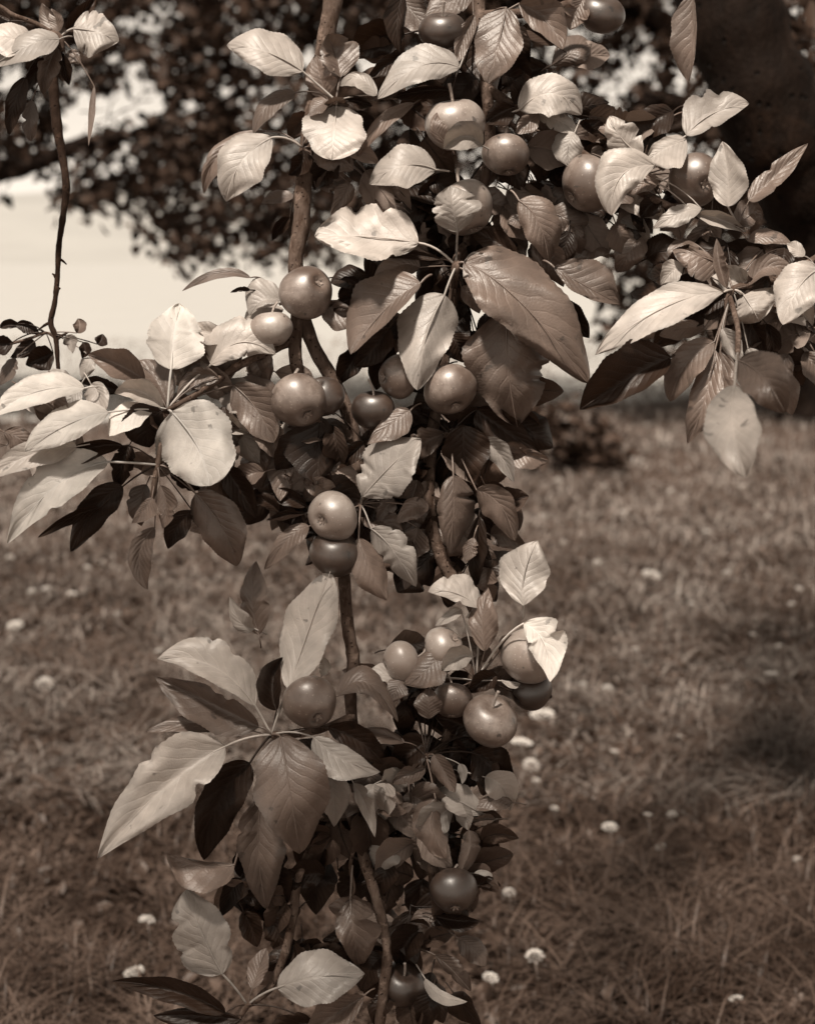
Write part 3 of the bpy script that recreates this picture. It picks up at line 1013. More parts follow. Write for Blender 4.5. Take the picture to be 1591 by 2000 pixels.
t = shoot(B1, c, [(640, 1600, -70, 7), (560, 1580, -20, 6), c + (5,)], """
510 1562 505 1665 520 1776 36 44 30 20 -10 10 -14 m
458 1690 388 1690 326 1666 8 46 20 35 30 -12 36 m
470 1716 450 1745 432 1790 16 20 -10 -20 -30 10 15 d
475 1780 490 1812 502 1850 20 20 -30 -40 -50 12 12 d
520 1790 545 1830 540 1870 22 22 -70 -70 -80 12 12 d
""")
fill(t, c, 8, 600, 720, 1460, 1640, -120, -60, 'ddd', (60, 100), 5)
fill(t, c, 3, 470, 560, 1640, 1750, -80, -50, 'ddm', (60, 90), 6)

# bottom rosette
c = (483, 1964, -10)
shoot(B1, c, [(520, 1935, -38, 7), (500, 1955, -20, 7), c + (7,), (470, 1985, 0, 5)], """
434 1903 392 1820 364 1738 52 46 10 30 20 -22 4 p
493 1932 505 1892 520 1852 18 15 -10 -20 -25 -8 16 m
541 1930 626 1908 712 1903 46 50 0 25 20 -30 26 p
440 1979 342 1936 219 1917 20 24 10 0 -10 26 20 d
470 1992 390 1985 300 1984 14 30 0 0 0 10 20 d
710 1946 652 1985 592 2030 30 30 0 0 -10 14 20 m
610 2000 560 2010 500 2050 24 30 0 0 -10 14 20 d
""")
c = (688, 1690, -40)
shoot(B1, c, [(697, 1640, -60, 5), (684, 1690, -45, 4), (691, 1735, -40, 4), (684, 1752, -35, 4)], """
684 1756 690 1818 702 1892 28 44 -30 -10 -50 -10 22 mc
""")
c = (790, 1850, -60)
t = shoot(B1, c, [(757, 1850, -32, 6), c + (5,)], """
850 1866 885 1898 919 1937 10 20 -20 0 5 -16 22 mc
830 1912 862 1944 912 1957 8 15 -20 -10 0 -8 14 p
""")
fill(t, c, 4, 690, 800, 1770, 1900, -100, -60, 'ddm', (60, 90), 7)

B1t = stem(B1, "twig", [(692, 850, -60, 6), (640, 880, -80, 5), (590, 910, -90, 4)], BARK_TWIG, True, 8, 0.12)
fill(B1t, (620, 890, -80), 8, 540, 700, 800, 1010, -110, -60, 'dmm', (70, 110), 27)
fill(B1t, (620, 890, -80), 11, 360, 570, 620, 880, -60, -15, 'mmmp', (70, 110), 28)
fill(B1t, (620, 890, -80), 6, 580, 720, 790, 960, -40, -5, 'mmd', (70, 105), 38)
B1u = stem(B1, "twig", [(698, 1560, -90, 6), (660, 1580, -100, 5), (640, 1640, -100, 4)], BARK_TWIG, True, 8, 0.12)
fill(B1u, (650, 1590, -100), 9, 580, 760, 1480, 1720, -130, -80, 'ddm', (70, 110), 29)
fill(B1u, (650, 1590, -100), 6, 430, 620, 1700, 1900, -100, -70, 'ddm', (60, 100), 30)

# ---- right hand fruiting branch
B2 = empty("apple_branch", W(935, -140, -60), "fruit laden apple branch hanging from the top centre, full of apples beside broad pale leaves", "branch", "apple branches hanging into view")
stem(B2, "stem", [(905, -345, -520, 13), (930, -240, -250, 12), (935, -140, -80, 12), (936, 20, -60, 12), (948, 150, -60, 12), (955, 300, -60, 11), (912, 470, -50, 10), (890, 530, -20, 9), (882, 600, -40, 9), (868, 700, -60, 11), (843, 860, -60, 12),
                  (838, 1000, -50, 13), (860, 1083, -45, 13.5), (888, 1138, -45, 13), (928, 1200, -50, 11), (930, 1300, -60, 10), (880, 1420, -60, 9), (845, 1520, -50, 8), (838, 1650, -50, 7), (850, 1790, -50, 5)])
stem(B2, "side_stem", [(948, 170, -60, 10), (1050, 240, -40, 10), (1180, 330, -10, 9), (1300, 400, 0, 8), (1400, 430, 10, 6), (1440, 445, 15, 5)])
stem(B2, "side_stem", [(935, 30, -60, 10), (1060, 20, -60, 9), (1200, -20, -60, 8)])
c = (925, 60, -20)
t = shoot(B2, c, [(940, 100, -60, 9), c + (6,)], """
788 -12 775 45 781 103 22 13 0 5 0 14 -8 d
926 28 905 75 892 122 14 15 10 5 10 16 10 m
988 14 972 90 953 163 42 38 30 50 40 -12 22 m
1013 6 1065 40 1098 96 24 36 0 0 40 20 25 m
1140 -4 1122 28 1112 58 20 22 -20 -15 -20 12 10 m
897 132 822 128 737 193 34 28 25 40 45 -24 18 p
882 178 830 176 760 192 8 16 0 0 0 16 14 d
809 201 748 236 697 306 11 15 0 10 10 -8 14 m
786 108 752 128 716 156 14 16 -20 -20 -20 15 15 d
1013 214 1078 182 1135 224 36 38 10 25 20 -34 14 p
1006 208 978 220 946 241 20 22 0 -5 -10 20 15 d
1052 222 1030 240 1008 260 14 17 5 15 20 8 18 m
1003 202 1022 170 1018 144 22 22 -10 -15 -20 15 18 d
1122 258 1108 290 1112 325 28 26 10 25 20 -12 8 p
1050 226 1090 234 1126 262 16 18 -5 5 0 -10 14 p
1352 -14 1352 70 1345 160 40 7 40 35 20 -10 -4 m
1080 -10 1060 20 1030 50 22 22 -30 -30 -35 15 14 d
""")
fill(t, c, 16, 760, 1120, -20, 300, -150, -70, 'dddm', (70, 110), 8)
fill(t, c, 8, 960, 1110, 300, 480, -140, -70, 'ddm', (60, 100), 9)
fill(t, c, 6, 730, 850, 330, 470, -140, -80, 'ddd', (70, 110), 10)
# upper right rosettes
c = (1250, 345, 20)
t = shoot(B2, c, [(1200, 345, -10, 7), c + (6,)], """
1252 304 1212 268 1190 226 26 32 10 15 20 -10 16 px
1340 272 1296 290 1262 314 18 40 20 40 40 -20 22 p
1340 264 1390 222 1462 202 44 22 20 20 35 -34 12 px
1277 322 1212 344 1194 420 44 30 60 98 80 -18 10 p
1288 350 1258 358 1232 381 14 15 20 25 25 -8 12 m
1369 407 1322 418 1274 446 15 20 30 40 35 -14 14 px
1358 420 1405 428 1457 453 14 13 20 30 30 20 14 p
1290 385 1270 400 1250 425 18 20 0 0 0 12 14 d
1110 450 1102 486 1090 524 18 20 -20 -25 -35 12 15 d
1030 425 1010 428 990 434 12 16 -20 -15 -15 -5 12 m
""")
fill(t, c, 10, 1090, 1400, 250, 430, -110, -50, 'ddmm', (55, 90), 11)
c = (1440, 440, 25)
shoot(B2, c, [(1400, 432, 10, 7), c + (6,)], """
1421 403 1420 340 1410 276 32 33 60 55 45 -14 14 p
1462 392 1514 342 1577 280 20 18 30 20 20 -6 20 mx
1436 447 1462 418 1490 424 26 20 10 10 5 -14 12 m
1460 470 1500 462 1545 477 14 12 10 20 20 -10 10 m
""")
# central rosette
c = (890, 520, 40)
t = shoot(B2, c, [(905, 480, -40, 8), (893, 500, 10, 7), c + (9,), (886, 560, 0, 7)], """
851 331 788 323 721 359 34 36 20 40 40 -26 12 p
817 474 716 462 614 461 58 36 50 60 50 -30 26 pxc
893 453 884 404 880 362 36 46 75 98 92 -10 -16 px
1013 391 1052 436 1071 512 30 38 30 35 15 -6 -18 m
905 512 1012 586 1149 749 70 52 50 80 70 -20 34 mc
905 512 928 524 946 546 30 24 45 55 55 -14 14 pc
990 610 992 720 1010 834 72 74 40 40 10 14 8 mc
868 575 830 664 815 762 50 44 60 85 90 -16 -26 pk
900 560 920 580 936 612 15 18 0 5 0 -8 14 m
820 522 778 518 728 548 26 22 -10 0 0 -12 20 m
860 506 800 496 735 500 8 9 0 0 0 10 10 d
1010 500 965 470 920 452 20 22 0 -10 -15 18 18 d
880 650 895 678 906 708 24 26 -30 -35 -45 14 14 d
1082 522 1146 560 1211 594 48 18 20 30 10 -8 20 mc
1070 600 1110 618 1150 660 26 24 -30 -30 -40 14 18 d
1040 470 1075 510 1100 560 24 26 -20 -20 -30 -10 16 m
942 284 908 266 866 290 28 24 55 78 80 24 34 p
872 280 850 250 853 219 10 18 60 72 66 -6 -10 m
""")
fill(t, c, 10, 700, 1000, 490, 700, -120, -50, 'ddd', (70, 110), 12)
# lower part
c = (880, 850, -30)
t = shoot(B2, c, [(845, 850, -60, 9), c + (6,)], """
930 800 985 838 1056 888 26 36 -20 -30 -50 24 20 d
985 888 1025 888 1073 900 12 25 -40 -40 -40 8 14 m
940 858 975 888 1003 942 18 20 -10 0 5 -16 14 p
905 830 905 890 910 952 34 44 0 -10 -30 15 15 d
885 928 884 1000 878 1083 26 36 10 10 -5 16 -24 m
930 957 975 985 1006 1056 30 24 0 10 5 -10 22 m
945 945 972 950 996 976 6 10 -10 -10 -15 10 10 d
935 1008 924 1080 930 1146 12 22 -20 -30 -50 12 12 d
872 1008 846 1050 826 1102 26 26 -50 -60 -70 14 14 d
925 1050 918 1070 908 1098 12 14 -10 -10 -15 -5 8 m
""")
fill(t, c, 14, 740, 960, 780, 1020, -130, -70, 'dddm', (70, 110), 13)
# fruiting cluster at the lower right
c = (930, 1330, -10)
t = shoot(B2, c, [(928, 1300, -60, 8), c + (6,)], """
1022 1183 1024 1118 1050 1056 44 44 20 15 0 -18 10 p
936 1188 888 1158 836 1156 34 14 10 25 30 -32 18 p
900 1190 880 1200 850 1222 8 12 0 5 5 -8 12 p
938 1196 925 1200 910 1206 8 9 10 10 10 -6 8 p
946 1272 942 1205 953 1148 22 26 30 30 20 -12 16 mc
1022 1218 1062 1256 1074 1332 26 40 72 98 94 6 -4 wxk
785 1330 750 1318 710 1327 20 12 0 15 15 -16 14 p
858 1276 830 1312 788 1336 26 32 30 45 45 -14 20 m
922 1282 895 1284 862 1310 20 20 40 55 50 24 34 p
790 1330 775 1345 764 1372 18 20 20 30 25 -10 8 m
837 1404 836 1376 838 1344 23 23 50 60 60 -4 -4 m
970 1320 945 1330 914 1352 18 18 0 -5 -10 15 15 d
1015 1335 1000 1338 978 1328 5 6 10 15 15 -5 10 p
1000 1240 988 1255 974 1272 12 14 10 5 0 12 8 m
1000 1352 1035 1352 1078 1362 30 24 -10 -25 -40 20 15 d
""")
c = (832, 1478, -5)
t2 = shoot(B2, c, [(862, 1455, -60, 7), (850, 1468, -20, 6), c + (6,)], """
846 1474 868 1508 888 1548 18 16 10 15 15 -8 14 m
896 1492 904 1510 902 1532 8 8 5 10 10 -6 4 p
830 1500 800 1512 765 1531 15 16 -10 -5 -10 8 16 m
850 1560 844 1616 872 1677 34 26 10 25 25 -16 -34 mc
892 1570 905 1594 914 1622 14 16 -10 0 0 -14 10 p
915 1622 915 1662 893 1716 15 18 10 15 15 -10 -18 m
1000 1568 960 1562 918 1582 8 20 -30 -20 -15 -8 16 mc
966 1600 940 1600 912 1611 8 11 -20 -15 -15 14 16 m
920 1470 962 1498 990 1560 40 34 -40 -50 -60 16 16 d
842 1664 852 1686 862 1712 14 14 -15 -15 -20 10 12 m
925 1706 948 1706 972 1726 5 6 -20 -15 -15 -5 6 p
934 1730 955 1722 978 1732 9 11 -20 -25 -30 14 10 d
850 1790 892 1798 936 1800 10 20 -20 -10 10 14 26 d
838 1810 820 1804 798 1802 8 9 -30 -30 -30 10 10 d
""")
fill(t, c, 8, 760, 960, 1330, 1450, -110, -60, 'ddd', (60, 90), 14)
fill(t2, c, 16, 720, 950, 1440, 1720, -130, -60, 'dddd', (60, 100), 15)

fill(t, c, 6, 820, 960, 1000, 1130, -110, -60, 'ddm', (60, 90), 21)
# leaves crowding the back of the branch
B2t = stem(B2, "twig", [(948, 200, -60, 6), (1020, 260, -80, 6), (1120, 330, -80, 5)], BARK_TWIG, True, 8, 0.12)
fill(B2t, (1020, 260, -80), 12, 960, 1420, 150, 420, -120, -60, 'dmmm', (70, 115), 22)
fill(B2t, (1020, 260, -80), 8, 700, 960, 330, 520, -110, -60, 'ddmm', (80, 125), 23)
fill(B2t, (1020, 260, -80), 6, 1060, 1330, 380, 520, -90, -30, 'dmmp', (70, 100), 24)
B2u = stem(B2, "twig", [(840, 960, -60, 6), (790, 1000, -80, 5), (760, 1040, -90, 4)], BARK_TWIG, True, 8, 0.12)
fill(B2u, (800, 980, -80), 12, 690, 880, 830, 1080, -90, -35, 'dmmm', (75, 120), 25)
fill(B2u, (800, 980, -80), 8, 820, 1000, 700, 860, -110, -60, 'dd', (80, 120), 26)

B2v = stem(B2, "twig", [(842, 1560, -50, 5), (800, 1600, -80, 5), (770, 1640, -90, 4)], BARK_TWIG, True, 8, 0.12)
fill(B2v, (800, 1600, -80), 14, 700, 960, 1440, 1800, -90, -30, 'ddmm', (70, 115), 31)
fill(B2v, (800, 1600, -80), 5, 740, 900, 1800, 1950, -90, -40, 'ddm', (70, 100), 32)
fill(B2v, (800, 1500, -60), 6, 690, 950, 1420, 1720, -40, -5, 'mmp', (70, 105), 40)
fill(B2v, (860, 1380, -60), 6, 740, 1010, 1240, 1420, -100, -40, 'ddm', (60, 90), 33)

# ---- right spray
B3 = empty("apple_branch", W(1660, 470, 40), "leafy spray reaching in from the right edge without fruit, its lowest leaves blurred", "branch", "apple branches hanging into view")
stem(B3, "stem", [(1700, 440, -60, 9), (1600, 500, -20, 8), (1520, 545, 80, 7), (1432, 563, 120, 6)])
c = (1430, 566, 130)
t = shoot(B3, c, [(1470, 556, 110, 6), c + (6,), (1410, 620, 130, 5), (1400, 670, 130, 4)], """
1413 570 1292 602 1162 693 34 34 90 125 125 -30 22 p
1309 697 1226 740 1132 800 56 30 90 100 105 46 30 d
1413 578 1370 600 1328 642 24 28 60 50 30 26 20 d
1375 640 1332 640 1287 655 14 20 60 65 60 -6 18 m
1395 667 1340 712 1308 784 30 28 80 90 80 -14 24 m
1396 682 1376 780 1342 866 28 26 90 110 100 -10 14 m
1406 684 1402 766 1350 850 20 36 80 80 60 8 12 m
1452 576 1466 598 1482 628 50 52 60 95 90 -24 -18 p
1496 632 1510 670 1504 712 12 14 50 40 20 10 14 d
1410 640 1426 670 1450 714 16 18 80 95 95 -12 10 p
1460 680 1470 700 1478 722 14 14 60 70 70 -10 10 p
1440 602 1470 640 1492 692 25 26 30 20 0 12 14 d
1411 517 1366 500 1313 487 10 38 50 60 50 6 22 m
1334 520 1312 530 1290 556 20 18 30 35 35 -10 14 p
1418 562 1404 515 1399 466 10 14 70 60 50 10 14 m
1442 560 1478 556 1482 524 24 24 50 45 40 18 16 d
1460 558 1506 520 1553 562 22 14 50 60 60 -10 20 m
1600 525 1560 560 1528 634 40 40 100 130 130 -16 16 p
1570 500 1552 484 1536 476 12 12 60 60 60 -6 6 p
""", 70)
c = (1440, 690, 420)
shoot(B3, c, [(1425, 580, 140, 5), (1440, 640, 290, 5), c + (5,)], """
1434 752 1430 835 1456 932 46 46 560 740 830 -24 20 pk
1442 704 1490 738 1532 806 40 42 480 600 640 -20 22 m
""")
c = (1430, 566, 60)
fill(t, c, 9, 1300, 1480, 440, 640, -30, 20, "dmm", (70, 110), 34)
fill(t, c, 6, 1380, 1590, 560, 720, 0, 50, "mmp", (80, 120), 39)
fill(t, c, 12, 1400, 1600, 480, 700, -40, 30, 'dmm', (60, 95), 16)

# ---- upper left spray
B4 = empty("apple_branch", W(-60, -10, 0), "short leafy apple spray in the top left corner with a chewed pale leaf", "branch", "apple branches hanging into view")
stem(B4, "stem", [(-60, -10, -10, 5), (0, 12, 0, 4.5), (25, 28, 0, 4.5), (70, 45, 0, 4.5), (118, 72, 0, 4)])
c = (118, 72, 5)
shoot(B4, c, [(100, 62, 0, 5), c + (6,), (122, 100, 0, 5)], """
143 55 188 62 232 80 34 42 10 25 20 -22 16 px
116 76 56 88 -20 132 22 26 20 45 50 -20 16 p
62 84 10 72 -60 70 26 30 10 30 30 -24 16 p
112 92 92 134 84 184 17 20 0 0 -15 10 12 m
121 102 126 132 135 166 10 12 -5 -5 -15 10 10 d
128 108 142 110 158 122 12 13 -20 -10 -10 -6 10 m
110 62 92 36 82 5 14 14 0 -10 -10 8 12 m
113 62 110 40 100 16 14 12 0 0 0 -8 12 m
130 58 158 30 188 -12 16 16 -30 -40 -40 15 12 d
50 150 28 205 18 264 16 17 -20 -25 -40 10 12 d
62 195 58 235 60 276 14 15 -60 -60 -65 -8 8 m
184 168 178 225 173 284 5 6 -10 -5 -5 -4 4 m
95 110 70 140 50 180 12 14 -20 -30 -40 14 12 d
20 40 0 30 -40 20 14 14 -20 -20 -20 10 10 d
""")

# ---- bare hanging twig at the left
B5 = empty("hanging_twig", W(92, -60, -240), "dark bare knobbly twig hanging at the left in front of the bright meadow", "twig")
stem(B5, "stem", [(60, -420, -260, 12), (84, -80, -240, 11), (92, 60, -240, 11), (104, 170, -240, 11), (112, 250, -240, 10.5), (124, 318, -240, 8), (129, 368, -235, 8), (122, 430, -230, 6.5), (115, 480, -230, 6), (112, 540, -230, 5.5), (107, 590, -230, 5.5),
                  (99, 630, -230, 6), (109, 660, -230, 5.5), (113, 710, -230, 4.5), (119, 760, -230, 4.5), (128, 830, -230, 4), (139, 885, -230, 4)], BARK_BACK, bumps=0.10)
for a, b in (((113, 505), (130, 516)), ((110, 545), (102, 534)), ((110, 572), (118, 562)), ((102, 628), (74, 645)), ((110, 664), (132, 650)), ((126, 372), (136, 380))):
    m_ = ((a[0] + b[0]) / 2, (a[1] + b[1]) / 2 - 2)
    stem(B5, "spur", [a + (-230, 3.5), m_ + (-230, 3.0), b + (-230, 1.6)], BARK_BACK, True, 6)
c = (90, 650, -230)
t = shoot(B5, c, [(108, 660, -230, 3), c + (3,), (60, 660, -235, 3), (20, 672, -240, 3)], """
30 634 55 636 78 655 8 14 -230 -230 -230 10 10 d
0 640 20 632 44 640 8 8 -240 -240 -240 10 8 d
150 650 156 636 152 622 12 12 -240 -240 -245 8 8 m
190 672 197 664 200 652 11 12 -240 -240 -245 8 8 d
162 668 166 682 160 700 10 11 -240 -240 -245 8 8 d
104 690 80 700 50 712 22 22 -240 -240 -240 20 15 d
25 668 5 672 -20 664 16 18 -240 -240 -240 14 12 d
60 660 50 680 20 698 14 16 -250 -250 -250 10 12 d
30 700 18 720 0 752 12 14 -250 -250 -250 -6 12 m
130 655 138 668 142 690 12 12 -230 -230 -230 -10 10 p
180 700 170 716 160 740 14 14 -240 -235 -235 -10 12 p
""")

# ------------------------------------------------------------------ apples
def apple(x, y, z, r, tone, label, cal=None, seed=0, stalk=True, squash=0.89, group="young apples on the branches"):
    """cal: photo pixel of the calyx end; else it hangs straight down and away"""
    rr = random.Random(seed + 31)
    R = r * 1.05 * D0 / F * (1 - z / F)
    c = W(x, y, z)
    squash *= rr.uniform(0.90, 1.07)
    lop = rr.uniform(0.03, 0.10)
    if cal is not None:
        dx, dy = (cal[0] - x) / r, -(cal[1] - y) / r
        k = math.hypot(dx, dy)
        if k > 0.95: dx, dy = dx / k * 0.95, dy / k * 0.95
        dz = math.sqrt(max(0.02, 1 - dx * dx - dy * dy))
        axis = Vector((dx, -dz * CT + dy * ST * 0, dy))
    else:
        axis = Vector((rr.uniform(-.25, .25), rr.uniform(0.1, .5), -1))
    axis.normalize()
    up = -axis
    q = up.to_track_quat('Z', 'Y') @ Matrix.Rotation(rr.uniform(0, 6.28), 4, 'Z').to_quaternion()
    NU, NV = 32, 22
    prof = []
    for j in range(NV + 1):
        a = math.pi * j / NV            # 0 = stalk end, pi = calyx end
        rad = math.sin(a)
        h = math.cos(a) * squash
        h -= 0.26 * math.exp(-(rad / 0.30) ** 2) if a < math.pi / 2 else 0
        h += 0.22 * math.exp(-(rad / 0.26) ** 2) if a > math.pi / 2 else 0
        wdt = rad * (1.0 - 0.05 * math.cos(a + 0.4) * -1)
        if a > math.pi / 2: wdt *= 1 - 0.07 * math.sin((a - math.pi / 2))
        prof.append((wdt, h))
    V, Fc = [], []
    p1, p2 = rr.uniform(0, 6), rr.uniform(0, 6)
    for j, (w_, h) in enumerate(prof):
        for k in range(NU):
            an = 2 * math.pi * k / NU
            lob = 1 + 0.03 * math.cos(5 * an + p1) * (j / NV) ** 2 + 0.035 * math.cos(2 * an + p2) + lop * math.cos(an + p1) * math.sin(j * 0.14) + 0.015 * math.cos(3 * an + p1)
            V.append((R * w_ * lob * math.cos(an), R * w_ * lob * math.sin(an), R * (h + 0.07 * math.cos(an + p2) * w_)))
    for j in range(NV):
        for k in range(NU):
            k2 = (k + 1) % NU
            Fc.append((j * NU + k, (j + 1) * NU + k, (j + 1) * NU + k2, j * NU + k2))
    me = bpy.data.meshes.new("apple")
    me.from_pydata(V, [], Fc)
    me.polygons.foreach_set('use_smooth', [True] * len(Fc))
    me.materials.append(APPLE[tone])
    me.update()
    o = link("apple", me, None, c)
    o.rotation_euler = q.to_euler()
    tag(o, label, "apple", group)
    # calyx: five dry sepals and a little cup
    parts = []
    zc = -R * (squash - 0.20)
    for k in range(5):
        an = 2 * math.pi * k / 5 + p1
        ca, sa = math.cos(an), math.sin(an)
        o1, o2, o3 = 0.05 * R, 0.13 * R, 0.20 * R * rr.uniform(.8, 1.2)
        tw = 0.055 * R
        pts = [(ca * o1 - sa * tw, sa * o1 + ca * tw, zc - 0.0 * R), (ca * o1 + sa * tw, sa * o1 - ca * tw, zc), (ca * o2 + sa * tw * .8, sa * o2 - ca * tw * .8, zc - 0.09 * R), (ca * o2 - sa * tw * .8, sa * o2 + ca * tw * .8, zc - 0.09 * R), (ca * o3, sa * o3, zc - 0.12 * R)]
        pts2 = [(x_, y_, z_ + 0.02 * R) for x_, y_, z_ in pts]
        parts.append((pts + pts2, [(0, 1, 2, 3), (3, 2, 4), (5, 8, 7, 6), (8, 9, 7), (0, 3, 8, 5), (1, 6, 7, 2), (3, 4, 9, 8), (2, 7, 9, 4), (0, 5, 6, 1)]))
    parts.append(tube([(0, 0, zc + 0.05 * R), (0, 0, zc - 0.05 * R)], [0.10 * R, 0.085 * R], 8))
    v, f = join(parts)
    ch = mesh_obj("calyx", v, f, CALYX, None, False)
    ch.parent = o
    if stalk:
        bx, by = rr.uniform(-.25, .25) * R, rr.uniform(-.25, .25) * R
        pts = catmull([(0, 0, R * (squash - 0.34)), (bx * .2, by * .2, R * (squash - 0.05)), (bx * .7, by * .7, R * (squash + 0.25)), (bx * 1.4, by * 1.4, R * (squash + 0.45))], 4)
        v, f = tube(pts, np.linspace(0.045, 0.06, len(pts)) * R, 7)
        ch = mesh_obj("stalk", v, f, STALK)
        ch.parent = o
    return o


AP = [
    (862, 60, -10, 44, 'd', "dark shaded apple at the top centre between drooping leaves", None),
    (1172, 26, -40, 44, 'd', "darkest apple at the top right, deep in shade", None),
    (890, 243, -5, 57, 'p', "pale topped apple half covered by a folded leaf", None),
    (990, 302, 15, 44, 'm', "round apple with a bright top and no leaf over it, upper middle", (995, 352)),
    (911, 405, 5, 58, 'p', "apple with an upright torn leaf lying across its front", (935, 470)),
    (1149, 361, 10, 56, 'm', "large apple at the upper right beside a broad pale leaf", (1092, 400)),
    (1358, 350, 0, 51, 'm', "rightmost apple, bright on top with its calyx facing out", (1372, 362)),
    (597, 568, 10, 52, 'm', "apple with a sunken calyx at its upper right, left of the centre", (630, 546)),
    (530, 643, 15, 41, 'p', "small shiny apple on the left with its calyx at the bottom", (531, 686)),
    (586, 781, 30, 54, 'm', "glossy apple on the left in front of the russeted one", (607, 815)),
    (630, 774, -5, 40, 'd', "russeted apple tucked behind a glossy one", (618, 742)),
    (727, 800, 0, 41, 'd', "small dull apple low in the centre, just above a folded pale leaf", None),
    (776, 733, 10, 42, 'm', "apple partly hidden behind a hanging leaf with a hole", (738, 735)),
    (879, 760, 30, 53, 'm', "shiny apple with a white highlight and calyx below, at the centre", (891, 798)),
    (648, 1006, 30, 50, 'p', "pale spotted apple with a ragged calyx on its left, above a dark one", (622, 1012)),
    (655, 1082, 10, 48, 'd', "dark apple directly beneath the pale spotted one", None),
    (607, 1374, 60, 53, 'm', "apple in the lower left rosette with its calyx towards the viewer", (628, 1398)),
    (784, 1294, 0, 40, 'p', "pale dimpled apple lying among leaves left of the lower cluster", (746, 1302)),
    (868, 1266, 5, 42, 'p', "pale apple with a calyx at its upper right, in the lower cluster", (893, 1236)),
    (882, 1368, 20, 38, 'm', "small apple beside the large round one, half behind a leaf", (880, 1402)),
    (956, 1408, 40, 53, 'm', "large smooth round apple of the lower right cluster", None),
    (1038, 1281, 8, 56, 'p', "pale apple under a torn bright leaf at the right of the lower cluster", None),
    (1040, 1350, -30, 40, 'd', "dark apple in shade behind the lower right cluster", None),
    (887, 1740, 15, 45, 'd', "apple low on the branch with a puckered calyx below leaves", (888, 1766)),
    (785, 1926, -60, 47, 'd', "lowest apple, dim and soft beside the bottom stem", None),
]
for i, (x, y, z, r, tone, lab, cal) in enumerate(AP):
    apple(x, y, z, r, tone, lab, cal, i)

# ------------------------------------------------------------------ white flowers in the grass
def flower_meshes(seed, flat):
    r = random.Random(seed)
    parts = []
    n = 26
    for k in range(n):
        u = (k + 0.5) / n
        ph = k * 2.39996
        el = math.acos(1 - 1.15 * u)
        cx, cy, cz = math.sin(el) * math.cos(ph), math.sin(el) * math.sin(ph), math.cos(el) * flat
        s_ = 0.26 * r.uniform(.75, 1.25)
        pts = [(cx + s_, cy, cz), (cx - s_ * .5, cy + s_ * .86, cz), (cx - s_ * .5, cy - s_ * .86, cz), (cx * 1.12, cy * 1.12, cz + s_ * .8), (cx, cy, cz - s_ * .5)]
        parts.append((pts, [(0, 1, 3), (1, 2, 3), (2, 0, 3), (1, 0, 4), (2, 1, 4), (0, 2, 4)]))
    v, f = join(parts)
    me = bpy.data.meshes.new("flower_head")
    me.from_pydata(v, [], f); me.materials.append(PETAL)
    return me


HEADS = [flower_meshes(1, 0.75), flower_meshes(2, 0.35), flower_meshes(3, 0.9)]
v, f = tube([(0, 0, 0), (0.006, 0.0, 0.5), (0, 0.004, 1.0)], [0.0014, 0.0012, 0.0010], 5)
STEM = bpy.data.meshes.new("stem"); STEM.from_pydata([tuple(p) for p in v], [], f); STEM.materials.append(STALK)


def flower(x, y, r_px, kind, label, group="white flowers in the grass", h=None):
    rr = random.Random(int(x * 7 + y * 13))
    h = h or rr.uniform(0.055, 0.095)
    p = ground_at(x, y, h)
    dist = float(np.linalg.norm(p - np.array([0, 0, CAMZ])))
    R = r_px / F * dist
    o = empty("white_flower", (p[0], p[1], 0.0), label, "flower", group)
    s_ = bpy.data.objects.new("stem", STEM); COL.objects.link(s_); s_.parent = o; s_.scale = (1, 1, h)
    hd = bpy.data.objects.new("flower_head", HEADS[kind]); COL.objects.link(hd); hd.parent = o
    hd.location = (0, 0, h); hd.scale = (R * .85,) * 3
    hd.rotation_euler = (rr.uniform(-.3, .3), rr.uniform(-.3, .3), rr.uniform(0, 6))


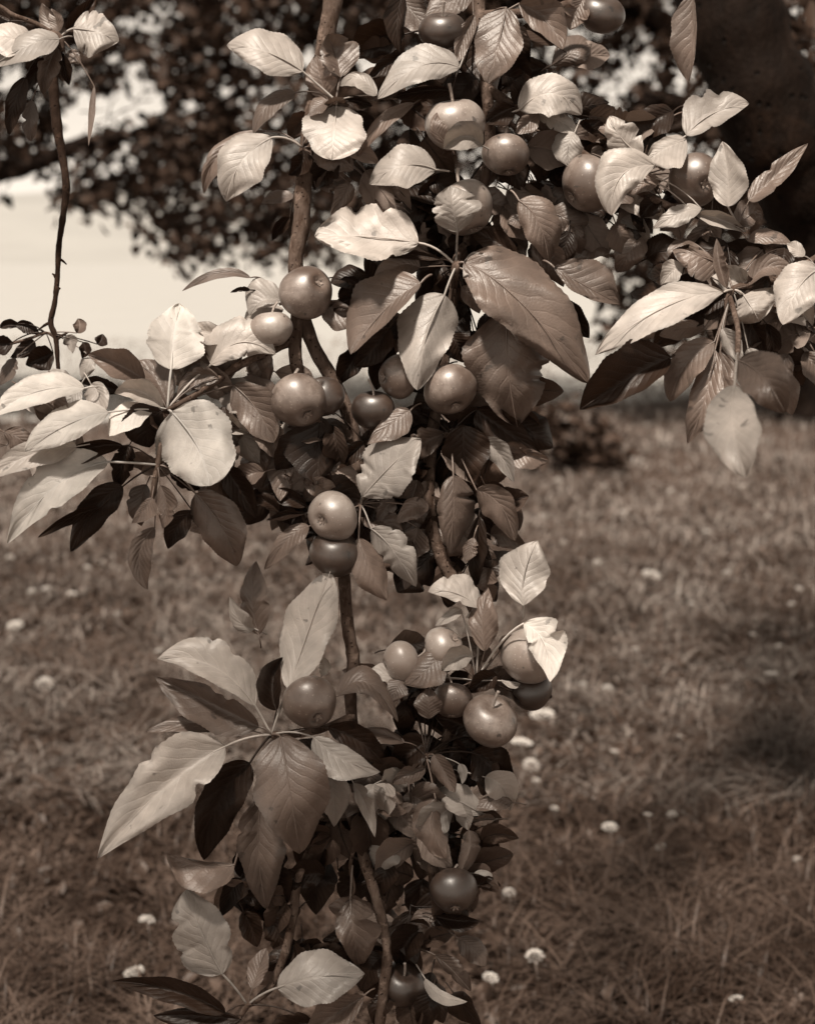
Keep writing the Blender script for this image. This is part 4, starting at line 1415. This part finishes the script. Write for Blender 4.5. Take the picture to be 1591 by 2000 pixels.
FL = [
    (88, 1338, 18, 0, "round white flower head at the left edge, left of the branch"),
    (30, 1222, 16, 1, "flat white flower at the far left edge of the grass"),
    (287, 1801, 16, 0, "round white flower head low on the left beside a hanging leaf"),
    (262, 1900, 20, 1, "flat white flower just above the dark leaf at the bottom left"),
    (320, 1920, 13, 1, "small flat white flower touching the dark leaf at the bottom left"),
    (1058, 1397, 24, 1, "biggest white flower head, right beside the large round apple"),
    (1018, 1452, 22, 1, "flat white flower below the large round apple"),
    (1037, 1496, 17, 0, "middle white flower in the column under the large round apple"),
    (1046, 1526, 8, 0, "tiny white flower at the foot of the column under the large round apple"),
    (1272, 1124, 19, 1, "flat white flower alone in the mid grass on the right"),
    (1191, 1617, 16, 1, "bright oval white flower in the dark grass at the lower right"),
    (958, 1911, 16, 1, "bright oval white flower near the bottom, right of the lowest leaves"),
    (1044, 1870, 18, 0, "ragged white flower head near the bottom right of the branch"),
    (1082, 1580, 8, 0, "little round white flower bud right of the corrugated leaf"),
    (994, 1745, 12, 0, "white flower head just right of the lowest leaf tips"),
    (1505, 1317, 12, 1, "white flower by the right edge of the grass"),
    (1437, 1952, 14, 1, "white flower lying low in the bottom right corner"),
]
for x, y, r_, k, lab in FL:
    flower(x, y, r_, k, lab)
for x, y, r_ in [(90, 1152, 9), (140, 1160, 9), (62, 1156, 8), (310, 1272, 9), (1185, 1346, 10), (1137, 1338, 8), (1165, 1100, 8), (1200, 1468, 8), (1265, 1592, 8), (1312, 1592, 9), (1290, 1656, 10),
                 (1556, 1680, 8), (1470, 1240, 7), (1520, 1262, 7), (1420, 1120, 8), (1380, 1040, 7), (1060, 1010, 8), (1215, 1000, 7), (1090, 940, 8), (1500, 1010, 7), (20, 1090, 8), (170, 1110, 7),
                 (1310, 960, 6), (1180, 950, 6), (1250, 900, 5), (1450, 950, 6), (1100, 1060, 7), (1350, 1180, 7), (1240, 1270, 7), (560, 1010, 7), (540, 960, 6), (230, 1200, 7), (1560, 1150, 7), (1330, 1440, 8), (1545, 1180, 7)]:
    flower(x, y, r_, (int(x) + int(y)) % 3, "small white flower speck scattered in the grass away from the branch", "small white flower specks")
